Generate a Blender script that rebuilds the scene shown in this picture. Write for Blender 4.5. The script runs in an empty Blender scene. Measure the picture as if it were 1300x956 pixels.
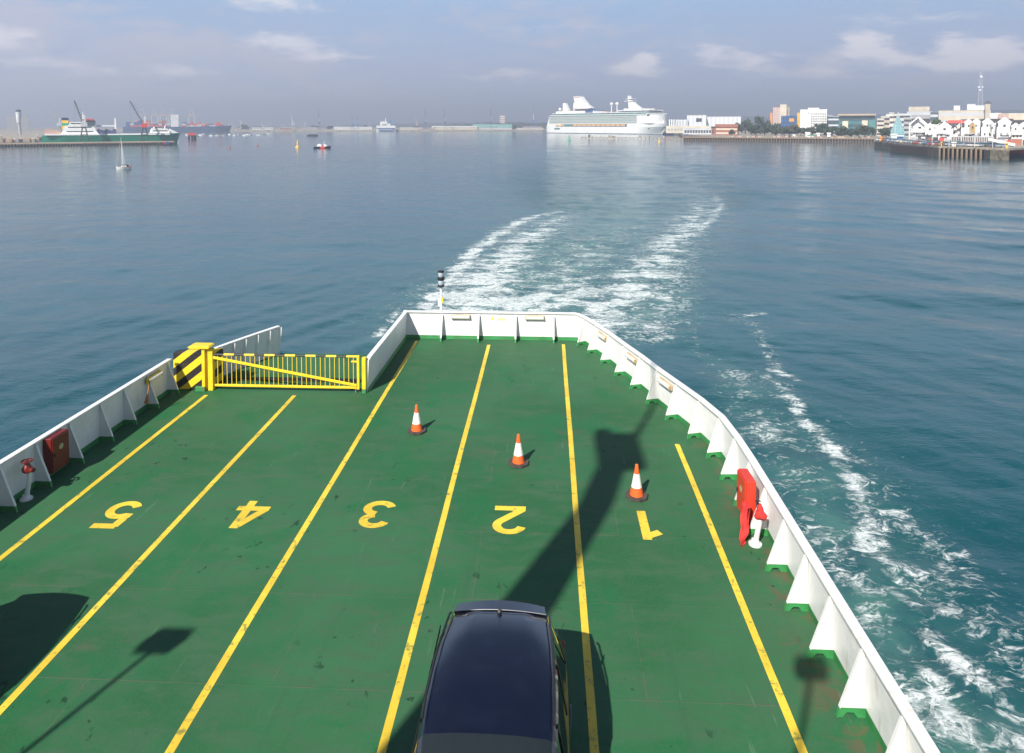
import bpy, math, random
import numpy as np
from mathutils import Vector, Matrix
random.seed(7); RNG = np.random.RandomState(11)
R = math.radians
scene = bpy.context.scene
COL = scene.collection

# ------------------------------------------------------------------ camera survey
# deck plane and water plane were surveyed from the photo's own perspective
F = 908.02; CX, CY = 650.0, 200.22         # a shifted lens: the photo's verticals stay parallel
H = 8.382; ZD = 3.2; CZ = H + ZD            # eye over deck, deck over water
PITCH = math.atan((CY - 159.0) / F); YAW = math.atan(44 * math.cos(PITCH) / F)
CAMX, CAMY = 0.104, -2.146
def _ray(px, py):
    x = (px - CX) / F; y = -(py - CY) / F
    fy = math.cos(PITCH) + y * math.sin(PITCH); fz = -math.sin(PITCH) + y * math.cos(PITCH)
    c, s = math.cos(YAW), math.sin(YAW)
    return (x * c - fy * s, x * s + fy * c, fz)
def un(px, py, z=0.0):
    r = _ray(px, py); t = (z - CZ) / r[2]
    return (CAMX + r[0] * t, CAMY + r[1] * t)
def G(px, D):
    r = _ray(px, 165); h = math.hypot(r[0], r[1])
    return Vector((r[0] * D / h, r[1] * D / h))
def Z(px, py, D):
    r = _ray(px, py); return CZ + r[2] * D / math.hypot(r[0], r[1])

# ------------------------------------------------------------------ mesh helpers
class MB:
    def __init__(s): s.v = []; s.f = []; s.m = []; s.mi = 0
    def add(s, vs, fs, mi=None):
        o = len(s.v); s.v += [tuple(v) for v in vs]
        for f in fs: s.f.append(tuple(i + o for i in f)); s.m.append(s.mi if mi is None else mi)
    def box(s, x0, x1, y0, y1, z0, z1, mi=None):
        s.add([(x0,y0,z0),(x1,y0,z0),(x1,y1,z0),(x0,y1,z0),(x0,y0,z1),(x1,y0,z1),(x1,y1,z1),(x0,y1,z1)],
              [(0,3,2,1),(4,5,6,7),(0,1,5,4),(1,2,6,5),(2,3,7,6),(3,0,4,7)], mi)
    def bar(s, a, b, w, h=None, mi=None, up=(0,0,1)):
        a = Vector(a); b = Vector(b); h = w if h is None else h
        d = (b - a).normalized(); u = Vector(up)
        if abs(d.dot(u)) > .98: u = Vector((0,1,0))
        sx = d.cross(u).normalized(); sz = sx.cross(d).normalized()
        vs = []
        for p in (a, b):
            for i, j in ((-1,-1),(1,-1),(1,1),(-1,1)): vs.append(p + sx*(i*w/2) + sz*(j*h/2))
        s.add(vs, [(0,1,2,3),(7,6,5,4),(0,4,5,1),(1,5,6,2),(2,6,7,3),(3,7,4,0)], mi)
    def tube(s, pts, r, n=10, mi=None, cap=True):
        pts = [Vector(p) for p in pts]; rs = r if isinstance(r, (list, tuple)) else [r]*len(pts)
        vs = []; fs = []
        for k, p in enumerate(pts):
            d = (pts[min(k+1, len(pts)-1)] - pts[max(k-1, 0)]).normalized()
            u = Vector((0,0,1)) if abs(d.z) < .95 else Vector((1,0,0))
            a = d.cross(u).normalized(); b = d.cross(a).normalized()
            for i in range(n):
                t = 2*math.pi*i/n; vs.append(p + (a*math.cos(t) + b*math.sin(t))*rs[k])
        for k in range(len(pts)-1):
            for i in range(n):
                j = (i+1) % n; fs.append((k*n+i, k*n+j, (k+1)*n+j, (k+1)*n+i))
        if cap:
            fs.append(tuple(range(n))); fs.append(tuple(range((len(pts)-1)*n, len(pts)*n))[::-1])
        s.add(vs, fs, mi)
    def lathe(s, prof, n=16, c=(0,0,0), mi=None):
        vs = []; fs = []
        for r, z in prof:
            for i in range(n):
                t = 2*math.pi*i/n; vs.append((c[0]+r*math.cos(t), c[1]+r*math.sin(t), c[2]+z))
        for k in range(len(prof)-1):
            for i in range(n):
                j = (i+1) % n; fs.append((k*n+i, k*n+j, (k+1)*n+j, (k+1)*n+i))
        fs.append(tuple(range(n))[::-1]); fs.append(tuple(range((len(prof)-1)*n, len(prof)*n)))
        s.add(vs, fs, mi)
    def prism(s, poly, z0, z1, mi=None, mt=None):
        n = len(poly)
        vs = [(p[0],p[1],z0) for p in poly] + [(p[0],p[1],z1) for p in poly]
        s.add(vs, [tuple(range(n))[::-1]] + [(i,(i+1)%n,n+(i+1)%n,n+i) for i in range(n)], mi)
        s.add([(p[0],p[1],z1) for p in poly], [tuple(range(n))], mt if mt is not None else mi)
    def prof(s, poly, axis, a, b, mi=None):
        """extrude a 2D outline (u,z) along 'axis' from a to b"""
        n = len(poly)
        if axis == 'y': vs = [(u,a,z) for u,z in poly] + [(u,b,z) for u,z in poly]
        else: vs = [(a,u,z) for u,z in poly] + [(b,u,z) for u,z in poly]
        s.add(vs, [tuple(range(n)), tuple(range(n,2*n))[::-1]] + [(i,n+i,n+(i+1)%n,(i+1)%n) for i in range(n)], mi)
    def build(s, name, mats, parent=None, smooth=False, loc=None, rz=0, bevel=0):
        me = bpy.data.meshes.new(name); me.from_pydata(s.v, [], s.f)
        if not isinstance(mats, (list, tuple)): mats = [mats]
        for m in mats: me.materials.append(m)
        for p, m in zip(me.polygons, s.m): p.material_index = m; p.use_smooth = smooth
        import bmesh
        bm = bmesh.new(); bm.from_mesh(me); bmesh.ops.recalc_face_normals(bm, faces=bm.faces); bm.to_mesh(me); bm.free()
        o = bpy.data.objects.new(name, me); COL.objects.link(o)
        if parent: o.parent = parent
        if loc: o.location = loc
        o.rotation_euler.z = rz
        if bevel:
            b = o.modifiers.new('Bevel', 'BEVEL'); b.width = bevel; b.segments = 2; b.limit_method = 'ANGLE'
        if smooth:
            try: me.set_sharp_from_angle(angle=R(40))
            except Exception: pass
        return o
def tag(o, label=None, cat=None, group=None, kind=None):
    if label: o['label'] = label
    if cat: o['category'] = cat
    if group: o['group'] = group
    if kind: o['kind'] = kind
    return o
def empty(name, loc=(0,0,0), rz=0, label=None, cat=None, group=None):
    o = bpy.data.objects.new(name, None); COL.objects.link(o); o.empty_display_size = .3
    o.location = loc; o.rotation_euler.z = rz
    return tag(o, label, cat, group)
def kids(o): return [c for c in bpy.data.objects if c.parent == o]
def copy_tree(o, parent=None):
    c = o.copy(); COL.objects.link(c); c.parent = parent
    for ch in kids(o): copy_tree(ch, c)
    return c

# ------------------------------------------------------------------ materials
def nt(name):
    m = bpy.data.materials.new(name); m.use_nodes = True
    t = m.node_tree; return m, t, t.nodes, t.links, t.nodes['Principled BSDF']
def N(t, typ, **kw):
    n = t.nodes.new(typ)
    for k, v in kw.items():
        if k in n.inputs: n.inputs[k].default_value = v
        else: setattr(n, k, v)
    return n
def math_(t, op, a, b=None, clamp=False, c=None):
    n = t.nodes.new('ShaderNodeMath'); n.operation = op; n.use_clamp = clamp
    for i, v in enumerate((a, b, c)):
        if v is None: continue
        if isinstance(v, (int, float)): n.inputs[i].default_value = v
        else: t.links.new(v, n.inputs[i])
    return n.outputs[0]
def mix_(t, fac, a, b):
    n = t.nodes.new('ShaderNodeMix'); n.data_type = 'RGBA'
    for s_, v in ((0, fac), (6, a), (7, b)):
        if isinstance(v, (int, float)): n.inputs[s_].default_value = v
        elif isinstance(v, (tuple, list)): n.inputs[s_].default_value = (*v[:3], 1)
        else: t.links.new(v, n.inputs[s_])
    return n.outputs[2]
def smooth_(t, x, lo, hi):
    n = t.nodes.new('ShaderNodeMapRange'); n.interpolation_type = 'SMOOTHSTEP'
    t.links.new(x, n.inputs[0]); n.inputs[1].default_value = lo; n.inputs[2].default_value = hi
    return n.outputs[0]
def noise_(t, vec, scale, detail=4, rough=.55, dist=0, out=0):
    n = N(t, 'ShaderNodeTexNoise'); n.inputs['Scale'].default_value = scale; n.inputs['Detail'].default_value = detail
    n.inputs['Roughness'].default_value = rough; n.inputs['Distortion'].default_value = dist
    if vec is not None: t.links.new(vec, n.inputs['Vector'])
    return n.outputs[out]
def mapv(t, vec, scale=(1,1,1), loc=(0,0,0), rot=(0,0,0)):
    n = N(t, 'ShaderNodeMapping'); n.inputs['Scale'].default_value = scale; n.inputs['Location'].default_value = loc
    n.inputs['Rotation'].default_value = rot; t.links.new(vec, n.inputs['Vector']); return n.outputs[0]
def paint(name, col, rough=.5, metal=0, var=.12, scale=1.5, dirt=None, dirt_amt=.0, bump=0, coat=0, spec=.5, streak=False, bs=6):
    m, t, ns, L, b = nt(name)
    tc = N(t, 'ShaderNodeTexCoord'); v = tc.outputs['Object']
    n = noise_(t, v, scale, 3)
    c2 = tuple(max(0, c * (1 - var)) for c in col); c1 = tuple(min(.9, c * (1 + var*.6)) for c in col)
    c = mix_(t, smooth_(t, n, .35, .65), c2, c1)
    if dirt is not None:
        sv = mapv(t, v, (3, 3, .5)) if streak else v
        d = noise_(t, sv, scale*2.3, 5, .65, .6)
        c = mix_(t, math_(t, 'MULTIPLY', smooth_(t, d, .56, .68), dirt_amt), c, dirt)
    L.new(c, b.inputs['Base Color']); b.inputs['Roughness'].default_value = rough
    b.inputs['Metallic'].default_value = metal; b.inputs['Coat Weight'].default_value = coat
    b.inputs['Coat Roughness'].default_value = .05
    b.inputs['Specular IOR Level'].default_value = spec
    if bump:
        bp = N(t, 'ShaderNodeBump'); bp.inputs['Strength'].default_value = bump; bp.inputs['Distance'].default_value = .02
        L.new(noise_(t, v, scale*bs, 4), bp.inputs['Height']); L.new(bp.outputs[0], b.inputs['Normal'])
    return m
M = {}
M['white'] = paint('ship_white_paint', (.71,.71,.70), .42, var=.05, dirt=(.44,.31,.18), dirt_amt=.34, scale=1.3, streak=True, bump=.9, bs=1.7)
M['white_plain'] = paint('plain_white_paint', (.80,.80,.79), .5, var=.05)
M['green_boot'] = paint('green_boot_paint', (.035,.22,.065), .5, var=.2, dirt=(.16,.09,.05), dirt_amt=.5, bump=.2)
M['yellow'] = paint('yellow_paint', (.80,.56,.02), .45, var=.08, dirt=(.35,.2,.05), dirt_amt=.35, scale=2.5)
M['black'] = paint('black_paint', (.018,.018,.02), .5, var=.2)
M['red'] = paint('red_paint', (.62,.045,.022), .35, var=.1)
M['red_in_shade'] = paint('red_paint_darkened_for_shade', (.15,.012,.008), .4, var=.15)  # the red paint again, with the left bulwark's shade darkened into its colour
M['redcloth'] = paint('red_canvas', (.62,.03,.025), .8, var=.15, bump=.5, scale=4)
M['rubber'] = paint('recycled_rubber', (.06,.048,.042), .85, var=.3, scale=9, bump=.5)
M['orange'] = paint('orange_plastic', (.80,.13,.025), .42, var=.12, scale=5, dirt=(.28,.1,.05), dirt_amt=.5)
M['sleeve'] = paint('cone_sleeve', (.78,.76,.70), .35, var=.08, scale=8, dirt=(.4,.34,.26), dirt_amt=.6)
M['cream'] = paint('aged_lamp_plastic', (.46,.36,.22), .35, var=.18, scale=6, dirt=(.2,.14,.08), dirt_amt=.5)
M['glassw'] = paint('lamp_diffuser', (.72,.70,.62), .2, var=.05)
M['steel'] = paint('bare_steel', (.35,.35,.36), .4, .7, var=.15)
M['hydrant'] = paint('white_pipe_paint', (.72,.72,.70), .4, var=.1, scale=4, dirt=(.3,.18,.1), dirt_amt=.4)

# deck: worn green non-slip paint with scuffs, rust blooms, oil spots and plate seams
def deck_mat():
    m, t, ns, L, b = nt('deck_green_paint')
    v = N(t, 'ShaderNodeNewGeometry').outputs['Position']
    big = noise_(t, v, .22, 5, .55, .3)
    mid = noise_(t, mapv(t, v, (.8, 1.9, 1)), 1.5, 7, .70, .3)
    fine = noise_(t, v, 26, 3, .7)
    c = mix_(t, smooth_(t, big, .38, .64), (.0185,.100,.036), (.034,.130,.056))
    c = mix_(t, smooth_(t, mid, .40, .68), c, (.045,.112,.056))
    vivid = noise_(t, mapv(t, v, (1,1,1), (31,7,0)), .5, 5, .62, .5)
    c = mix_(t, math_(t,'MULTIPLY',smooth_(t, vivid, .52, .66),.7), c, (.010,.118,.040))
    c = mix_(t, math_(t, 'MULTIPLY', smooth_(t, fine, .42, .70), .42), c, (.062,.112,.070))
    brn = noise_(t, mapv(t, v, (.9, 1.2, 1), (5,9,0)), 1.1, 6, .72, .5)
    c = mix_(t, math_(t, 'MULTIPLY', smooth_(t, brn, .58, .74), .42), c, (.085,.085,.058))
    rx = N(t, 'ShaderNodeSeparateXYZ'); L.new(v, rx.inputs[0])
    edge = smooth_(t, rx.outputs[0], 3.5, 4.6)
    rust = noise_(t, mapv(t, v, (1,1,1), (2,3,0)), 1.6, 5, .68, 1.0)
    c = mix_(t, math_(t, 'MULTIPLY', math_(t, 'MULTIPLY', smooth_(t, rust, .49, .63), edge), .60), c, (.135,.068,.045))
    # oily footprints and drips
    sp = noise_(t, mapv(t, v, (1.4,1,1), (17,3,0)), 3.0, 4, .6, .15)
    rg = noise_(t, mapv(t, v, (1,1,1), (3,41,0)), .33, 2)
    spots = math_(t, 'MULTIPLY', smooth_(t, sp, .645, .70), smooth_(t, rg, .47, .58))
    c = mix_(t, math_(t, 'MULTIPLY', spots, .75), c, (.008,.034,.018))
    # pale scuffs, long tyre tracks along the lanes
    tr = noise_(t, mapv(t, v, (2.8, .07, 1), (1,1,0)), 1.6, 6, .6, .1)
    c = mix_(t, math_(t, 'MULTIPLY', smooth_(t, tr, .55, .74), .24), c, (.028,.085,.050))
    sc = noise_(t, mapv(t, v, (6, .5, 1), (9,1,0), (0,0,.12)), 1.3, 5, .6)
    c = mix_(t, math_(t, 'MULTIPLY', smooth_(t, sc, .67, .73), .35), c, (.14,.22,.16))
    # welded plate seams
    br = N(t, 'ShaderNodeTexBrick'); L.new(mapv(t, v, (1,1,1), (1.2,.4,0)), br.inputs['Vector'])
    br.inputs['Scale'].default_value = 1; br.inputs['Brick Width'].default_value = 5.6; br.inputs['Row Height'].default_value = 2.1
    br.inputs['Mortar Size'].default_value = .012; br.inputs['Mortar Smooth'].default_value = .4
    br.inputs['Color1'].default_value = (0,0,0,1); br.inputs['Color2'].default_value = (0,0,0,1); br.inputs['Mortar'].default_value = (1,1,1,1)
    seam = math_(t, 'MULTIPLY', br.outputs['Color'], smooth_(t, mid, .35, .6))
    c = mix_(t, math_(t, 'MULTIPLY', seam, .6), c, (.10,.10,.07))
    L.new(c, b.inputs['Base Color'])
    ro = N(t, 'ShaderNodeMapRange'); L.new(mid, ro.inputs[0]); ro.inputs[3].default_value = .48; ro.inputs[4].default_value = .75
    L.new(ro.outputs[0], b.inputs['Roughness']); b.inputs['Specular IOR Level'].default_value = .14
    bp = N(t, 'ShaderNodeBump'); bp.inputs['Strength'].default_value = .35; bp.inputs['Distance'].default_value = .01
    hh = math_(t, 'ADD', math_(t, 'MULTIPLY', fine, .5), math_(t, 'MULTIPLY', br.outputs['Color'], .6))
    hh = math_(t, 'ADD', hh, math_(t, 'MULTIPLY', mid, 1.5))
    L.new(hh, bp.inputs['Height']); L.new(bp.outputs[0], b.inputs['Normal'])
    return m
M['deck'] = deck_mat()
def line_mat():
    m, t, ns, L, b = nt('worn_yellow_marking')
    v = N(t, 'ShaderNodeNewGeometry').outputs['Position']
    a = noise_(t, v, 7, 8, .72, .4); f = noise_(t, v, 1.1, 5)
    c = mix_(t, smooth_(t, f, .35, .65), (.60,.42,.03), (.76,.55,.045))
    c = mix_(t, math_(t,'MULTIPLY',smooth_(t, a, .54, .66),.85), c, (.14,.17,.05))
    L.new(c, b.inputs['Base Color']); b.inputs['Roughness'].default_value = .55
    return m
M['line'] = line_mat()
def stripe_mat():
    m, t, ns, L, b = nt('hazard_stripes')
    v = N(t, 'ShaderNodeTexCoord').outputs['Object']
    s = N(t, 'ShaderNodeSeparateXYZ'); L.new(v, s.inputs[0])
    d = math_(t, 'SUBTRACT', s.outputs[2], math_(t, 'MULTIPLY', s.outputs[0], .85))
    w = math_(t, 'FRACT', math_(t, 'ADD', math_(t, 'MULTIPLY', d, 1.75), .30))
    st = math_(t, 'GREATER_THAN', w, .5)
    c = mix_(t, st, (.02,.018,.02), (.80,.56,.02))
    dn = noise_(t, v, 5, 8, .7)
    c = mix_(t, math_(t,'MULTIPLY',smooth_(t, dn, .56, .7), .5), c, (.22,.14,.05))
    L.new(c, b.inputs['Base Color']); b.inputs['Roughness'].default_value = .5
    return m
M['stripes'] = stripe_mat()
HAZE=.00060; SKY=.09; SUNE=5.0; EXPO=0.75
# ------------------------------------------------------------------ the ferry
HB = 1.02                                     # bulwark height
ferry = empty('car_ferry', (-3.5, 0, 0), label='car ferry with white bulwarks round a green deck marked with numbered lanes', cat='ferry')
FO = Vector((-3.5, 0, 0))
def fpart(mb, name, mats, **kw):             # ferry meshes are modelled in world space, parented to the ferry's base
    o = mb.build(name, mats, None, **kw); o.parent = ferry
    o.location = Vector(o.location) - FO
    return o
# plan outlines (base of plating) and rail line
RB = [(1.3,25.45),(1.62,25.0),(1.98,24.0),(2.38,22.9),(2.77,21.65),(3.15,20.5),(3.5,19.3),(3.88,18.15),(4.27,16.95),(4.55,15.8),(4.63,14.6),(4.65,13.5),(4.65,7.0),(4.65,-66.0)]
def inset(P, d):
    P = [Vector(q) for q in P]; out = []
    for i, q in enumerate(P):
        t = (P[min(i+1,len(P)-1)]-P[max(i-1,0)]).normalized(); nn = Vector((-t.y, t.x)); nn = nn if nn.x > 0 else -nn
        out.append((q.x-nn.x*d, q.y-nn.y*d))
    return out
RT = inset(RB, .02); RT[0] = (1.29, 25.54)
LB = [(-11.75,-66.0),(-11.75,7.0),(-11.75,19.45)]
LT = [(-11.75,-66.0),(-11.75,7.0),(-11.75,12.2),(-11.70,19.45)]
LB = [(-11.75,-66.0),(-11.75,7.0),(-11.75,12.2),(-11.72,19.45)]
SB = [(-5.50,25.45),(1.3,25.45)]; ST = [(-5.45,25.54),(RT[0][0],RT[0][1])]
# deck sheet
dk = MB()
outline = [(-11.80,-66),(4.72,-66)] + [(x+.05,y) for x, y in RB[::-1][1:]] + [(1.3,25.52),(-5.62,25.52),(-5.62,19.95),(-11.80,19.95)]
dk.prism(outline, ZD-.25, ZD)
deck = fpart(dk, 'deck', M['deck'])
# hull below the deck edge
hl = MB()
def shrink(p, k): return (-3.5 + (p[0]+3.5)*k, p[1] - (1-k)*12)
n = len(outline); lv = []
for z, k in ((ZD-.254, 1.0), (1.6, .985), (0.2, .96), (-2.0, .88)):
    lv += [(*shrink(p, k), z) for p in outline]
hl.add(lv, [(a*n+i, a*n+(i+1)%n, (a+1)*n+(i+1)%n, (a+1)*n+i) for a in range(3) for i in range(n)])
hull = fpart(hl, 'hull', M['white'])
# side ramp beyond the gate
rp = MB(); rp.prism([(-11.10,20.03),(-5.70,20.03),(-5.75,23.45),(-9.75,23.45)], ZD-.22, ZD-.02)
fpart(rp, 'ramp', M['deck'])
hg = MB()
for y in (20.0, 20.62, 20.75): hg.box(-11.0+(y-20)*.4, -5.7, y-.02, y+.02, ZD-.06, ZD+.022)
fpart(hg, 'ramp_hinge', M['black'])

def wall(B, T, name='bulwark', th=.03, boot=.14, h=HB):
    """two skins of plating between a base line B and a top line T"""
    mb = MB(); n = len(B)
    def nrm(P, i):
        a = Vector(P[max(i-1,0)]); b = Vector(P[min(i+1,len(P)-1)]); d = (b-a).normalized(); return Vector((-d.y, d.x))
    for side in (-1, 1):
        vs = []
        for i in range(n):
            nn = nrm(B, i)*th*.5*side
            b0 = Vector(B[i]); t0 = Vector(T[i]); bm_ = b0.lerp(t0, boot/h)
            vs += [(b0.x+nn.x, b0.y+nn.y, ZD), (bm_.x+nn.x, bm_.y+nn.y, ZD+boot), (t0.x+nn.x, t0.y+nn.y, ZD+h)]
        fs = []; 
        mb.add(vs, [(3*i, 3*i+3, 3*i+4, 3*i+1) for i in range(n-1)], 1)
        mb.add(vs, [(3*i+1, 3*i+4, 3*i+5, 3*i+2) for i in range(n-1)], 0)
    return mb
def resamp(P, n):
    P = [Vector(p) for p in P]; d = [0]
    for a, b in zip(P, P[1:]): d.append(d[-1]+(b-a).length)
    out = []
    for k in range(n):
        s = d[-1]*k/(n-1)
        for i in range(len(P)-1):
            if s <= d[i+1]+1e-6: out.append(P[i].lerp(P[i+1], (s-d[i])/(d[i+1]-d[i]))); break
    return out
def cap(T, w=.17, hh=.05, z=ZD+HB):
    """capping rail as one mitred strip"""
    mb = MB(); T = [Vector(p) for p in T]; vs = []
    for i, p in enumerate(T):
        a = T[max(i-1,0)]; b = T[min(i+1,len(T)-1)]; d = (b-a).normalized(); nn = Vector((-d.y, d.x))*w/2
        zz = z[i] if isinstance(z, list) else z
        vs += [(p.x-nn.x,p.y-nn.y,zz),(p.x+nn.x,p.y+nn.y,zz),(p.x+nn.x,p.y+nn.y,zz+hh),(p.x-nn.x,p.y-nn.y,zz+hh)]
    fs = []
    for i in range(len(T)-1):
        o = 4*i
        for j in range(4): fs.append((o+j, o+(j+1)%4, o+4+(j+1)%4, o+4+j))
    fs += [(0,1,2,3), tuple(4*(len(T)-1)+j for j in (3,2,1,0))]
    mb.add(vs, fs); return mb
WG = [M['white'], M['green_boot']]
bulw = fpart(wall(RB, RT), 'bulwark', WG); bulw['label'] = 'long white bulwark down the right side of the deck'
def sub(mb, name, mats, par, **kw):          # child of a ferry part: same world-space modelling
    o = mb.build(name, mats, None, **kw); o.parent = par; return o
sub(cap(RT), 'capping_rail', M['white'], bulw, bevel=.012)
bst = fpart(wall(SB, ST), 'bulwark', WG); bst['label'] = 'short white bulwark across the stern'
sub(cap([(ST[0][0]-.08, ST[0][1]), ST[1]], z=ZD+HB+.002), 'capping_rail', M['white'], bst, bevel=.012)
bll = fpart(wall(LB, LT), 'bulwark', WG); bll['label'] = 'shaded white bulwark down the left side of the deck'
sub(cap(LT, w=.15), 'capping_rail', M['white'], bll, bevel=.012)
# inner bulwark between the gate and the stern (smooth plates)
iw = MB()
iw.add([(-5.60,19.72,ZD),(-5.50,19.72,ZD),(-5.42,25.44,ZD),(-5.52,25.44,ZD),(-5.55,19.72,ZD+HB),(-5.45,19.72,ZD+HB),(-5.37,25.44,ZD+HB),(-5.47,25.44,ZD+HB)],
       [(0,3,2,1),(4,5,6,7),(0,1,5,4),(1,2,6,5),(2,3,7,6),(3,0,4,7)])
iwo = fpart(iw, 'bulwark', M['white']); iwo['label'] = 'plain white bulwark running from the gate to the stern'
sub(cap([(-5.50,19.80),(-5.42,25.42)], w=.16, z=ZD+HB+.001), 'capping_rail', M['white'], iwo, bevel=.012)
gb = MB(); gb.add([(-5.497,19.72,ZD+.002),(-5.417,25.32,ZD+.002),(-5.411,25.32,ZD+.12),(-5.491,19.72,ZD+.12),(-5.46,19.72,ZD+.002),(-5.38,25.32,ZD+.002)],[(0,1,2,3),(0,4,5,1),(4,5,2,3)])
sub(gb, 'boot_strip', M['green_boot'], iwo)
# outward side wing beyond the gate: corrugated plate curving in, rail sheering up
wg = MB(); nW = 97; vs = []
top = []
for k in range(nW):
    s = k/(nW-1); x = -11.25 + 1.50*s**1.15; y = 20.02 + 3.28*s
    rib = .085 if math.sin(s*2*math.pi*7+.6) > .55 else 0
    hh = .93 + .07*s
    vs += [(x+rib, y, ZD-.05), (x+.10+rib, y, ZD+hh)]; top.append((x+.12, y, hh))
wg.add(vs, [(2*i,2*i+2,2*i+3,2*i+1) for i in range(nW-1)])
wg.add([(v[0]-.10, v[1]+.03, v[2]) for v in vs], [(2*i,2*i+1,2*i+3,2*i+2) for i in range(nW-1)])
wgo = fpart(wg, 'bulwark', M['white']); wgo['label'] = 'corrugated white bulwark curving inwards beyond the yellow gate'
sub(cap([(a[0]-.05,a[1]) for a in top[::8]], w=.15, z=[ZD+a[2] for a in top[::8]]), 'capping_rail', M['white'], wgo, bevel=.01)
ld = MB(); q = top[72]; ld.box(-.02,.02,-.10,.10,.1,1.0)
# bracket shaped stanchions
def bracket(depth=.40, lean=.0, h=HB-.02):
    mb = MB(); t = .011
    def pl(poly, mi): 
        n = len(poly); mb.add([(-t,u,z) for u,z in poly]+[(t,u,z) for u,z in poly],
            [tuple(range(n)), tuple(range(n,2*n))[::-1]]+[(i,(i+1)%n,n+(i+1)%n,n+i) for i in range(n)], mi)
    bz = .14; f = bz/h
    # boot with a drain arch
    pl([(-depth,0),(-depth*.80,0),(-depth*.66,.07),(-depth*.42,.07),(-depth*.28,0),(lean*0,0),(lean*f,bz),(-depth*(1-f*.62),bz)], 1)
    pl([(-depth*(1-f*.62),bz),(lean*f,bz),(lean,h),(lean-.05,h)], 0)
    # flange along the free edge
    a = Vector((0,-depth*(1-f*.62),bz)); b = Vector((0,lean-.05,h-.02))
    mb.bar(a, b, .055, .014, 0, up=(0,1,0)); mb.bar((0,-depth,0), a, .055, .014, 1, up=(0,1,0))
    return mb
bm_r = None
def stanchions(feet_dirs, par, lean, lab):
    first = None
    for (bx, by, rz) in feet_dirs:
        if first is None:
            o = bracket(lean=lean).build('stanchion', WG, None); first = o
        else: o = first.copy(); COL.objects.link(o)
        o.parent = par; o.location = (bx, by, ZD+.001); o.rotation_euler.z = rz
def on_line(B, y):
    for a, b in zip(B, B[1:]):
        if min(a[1],b[1]) <= y <= max(a[1],b[1]):
            k = (y-a[1])/(b[1]-a[1]); x = a[0]+k*(b[0]-a[0]); d = Vector((b[0]-a[0], b[1]-a[1])).normalized()
            return x, d
fr = []
for y in (25.0,23.98,22.88,21.66,20.5,19.3,18.15,16.95,15.83,14.66,13.48,12.35,11.17,10.07,8.98,7.85,6.7,5.5,4.3,3.1,1.9,.7):
    x, d = on_line(RB, y)
    nn = Vector((-d.y, d.x)); 
    if nn.x < 0: nn = -nn                      # outboard normal
    rz = math.atan2(nn.y, nn.x) - math.pi/2    # local +Y -> outboard
    fr.append((x-.015*nn.x, y-.015*nn.y, rz))
stanchions(fr, bulw, -.03, 'r')
stanchions([(x, 25.435, 0) for x in (-3.98,-2.53,-1.08,.39)], bst, .02, 's')
stanchions([(-11.735, y, math.pi/2) for y in (19.30,18.15,17.0,15.93,14.70,13.54,12.45,11.3,10.1,8.9,7.7,6.5,5.3,4.1,2.9,1.7)], bll, -.01, 'l')
# lane lines and painted numbers
for x, y1 in ((3.55,16.5),(.76,24.95),(-2.08,24.75),(-4.92,25.1),(-7.70,19.35),(-10.45,19.25)):
    mb = MB(); k0 = -62; ys = [k0] + list(np.arange(0, y1, .8)) + [y1]
    vs = []
    for y in ys:
        wv = .004*math.sin(y*.7+x*3); vs += [(x-.062+wv, y, ZD+.004), (x+.062+wv+.002*math.sin(y*5), y, ZD+.004)]
    mb.add(vs, [(2*i,2*i+1,2*i+3,2*i+2) for i in range(len(ys)-1)])
    sub(mb, 'lane_line', M['line'], deck)
def strip(mb, pts, w, z):
    pts = [Vector(p) for p in pts]; vs = []
    for i, p in enumerate(pts):
        a = pts[max(i-1,0)]; b = pts[min(i+1,len(pts)-1)]; d = (b-a).normalized(); nn = Vector((-d.y,d.x))*w/2
        vs += [(p.x-nn.x,p.y-nn.y,z),(p.x+nn.x,p.y+nn.y,z)]
    mb.add(vs, [(2*i,2*i+1,2*i+3,2*i+2) for i in range(len(pts)-1)])
def arc(cx, cy, rx, ry, a0, a1, n=18):
    return [(cx+rx*math.cos(R(a0+(a1-a0)*k/n)), cy+ry*math.sin(R(a0+(a1-a0)*k/n))) for k in range(n+1)]
GL = {'1': [[(.36,0),(.36,1.0)], [(.40,.915),(.10,.74)]],
      '2': [arc(.33,.70,.235,.22,168,-38,20)+[(.10,.12)], [(.04,.085),(.64,.085)]],
      '3': [arc(.31,.725,.215,.19,165,-80,18), arc(.31,.285,.235,.205,82,-165,20)],
      '4': [[(.45,0),(.45,1.0)], [(.42,.93),(.10,.32)], [(.02,.29),(.66,.29)]],
      '5': [[(.13,.915),(.60,.915)], [(.17,.93),(.13,.46)], arc(.32,.335,.235,.25,130,-155,22)]}
for ch, x, y in (('5',-9.10,12.48),('4',-6.27,12.62),('3',-3.55,12.76),('2',-.66,12.68),('1',2.20,12.62)):
    mb = MB()
    for k, st in enumerate(GL[ch]): strip(mb, st, .165, ZD+.004+.0012*k)
    mb.v = [(x-(v[0]-.33)*1.12, y-(v[1]-.5)*1.08, v[2]) for v in mb.v]   # read from the stern: turned half round
    o = sub(mb, 'lane_number', M['line'], deck); o['label'] = 'yellow number %s painted on the green deck' % ch
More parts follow.
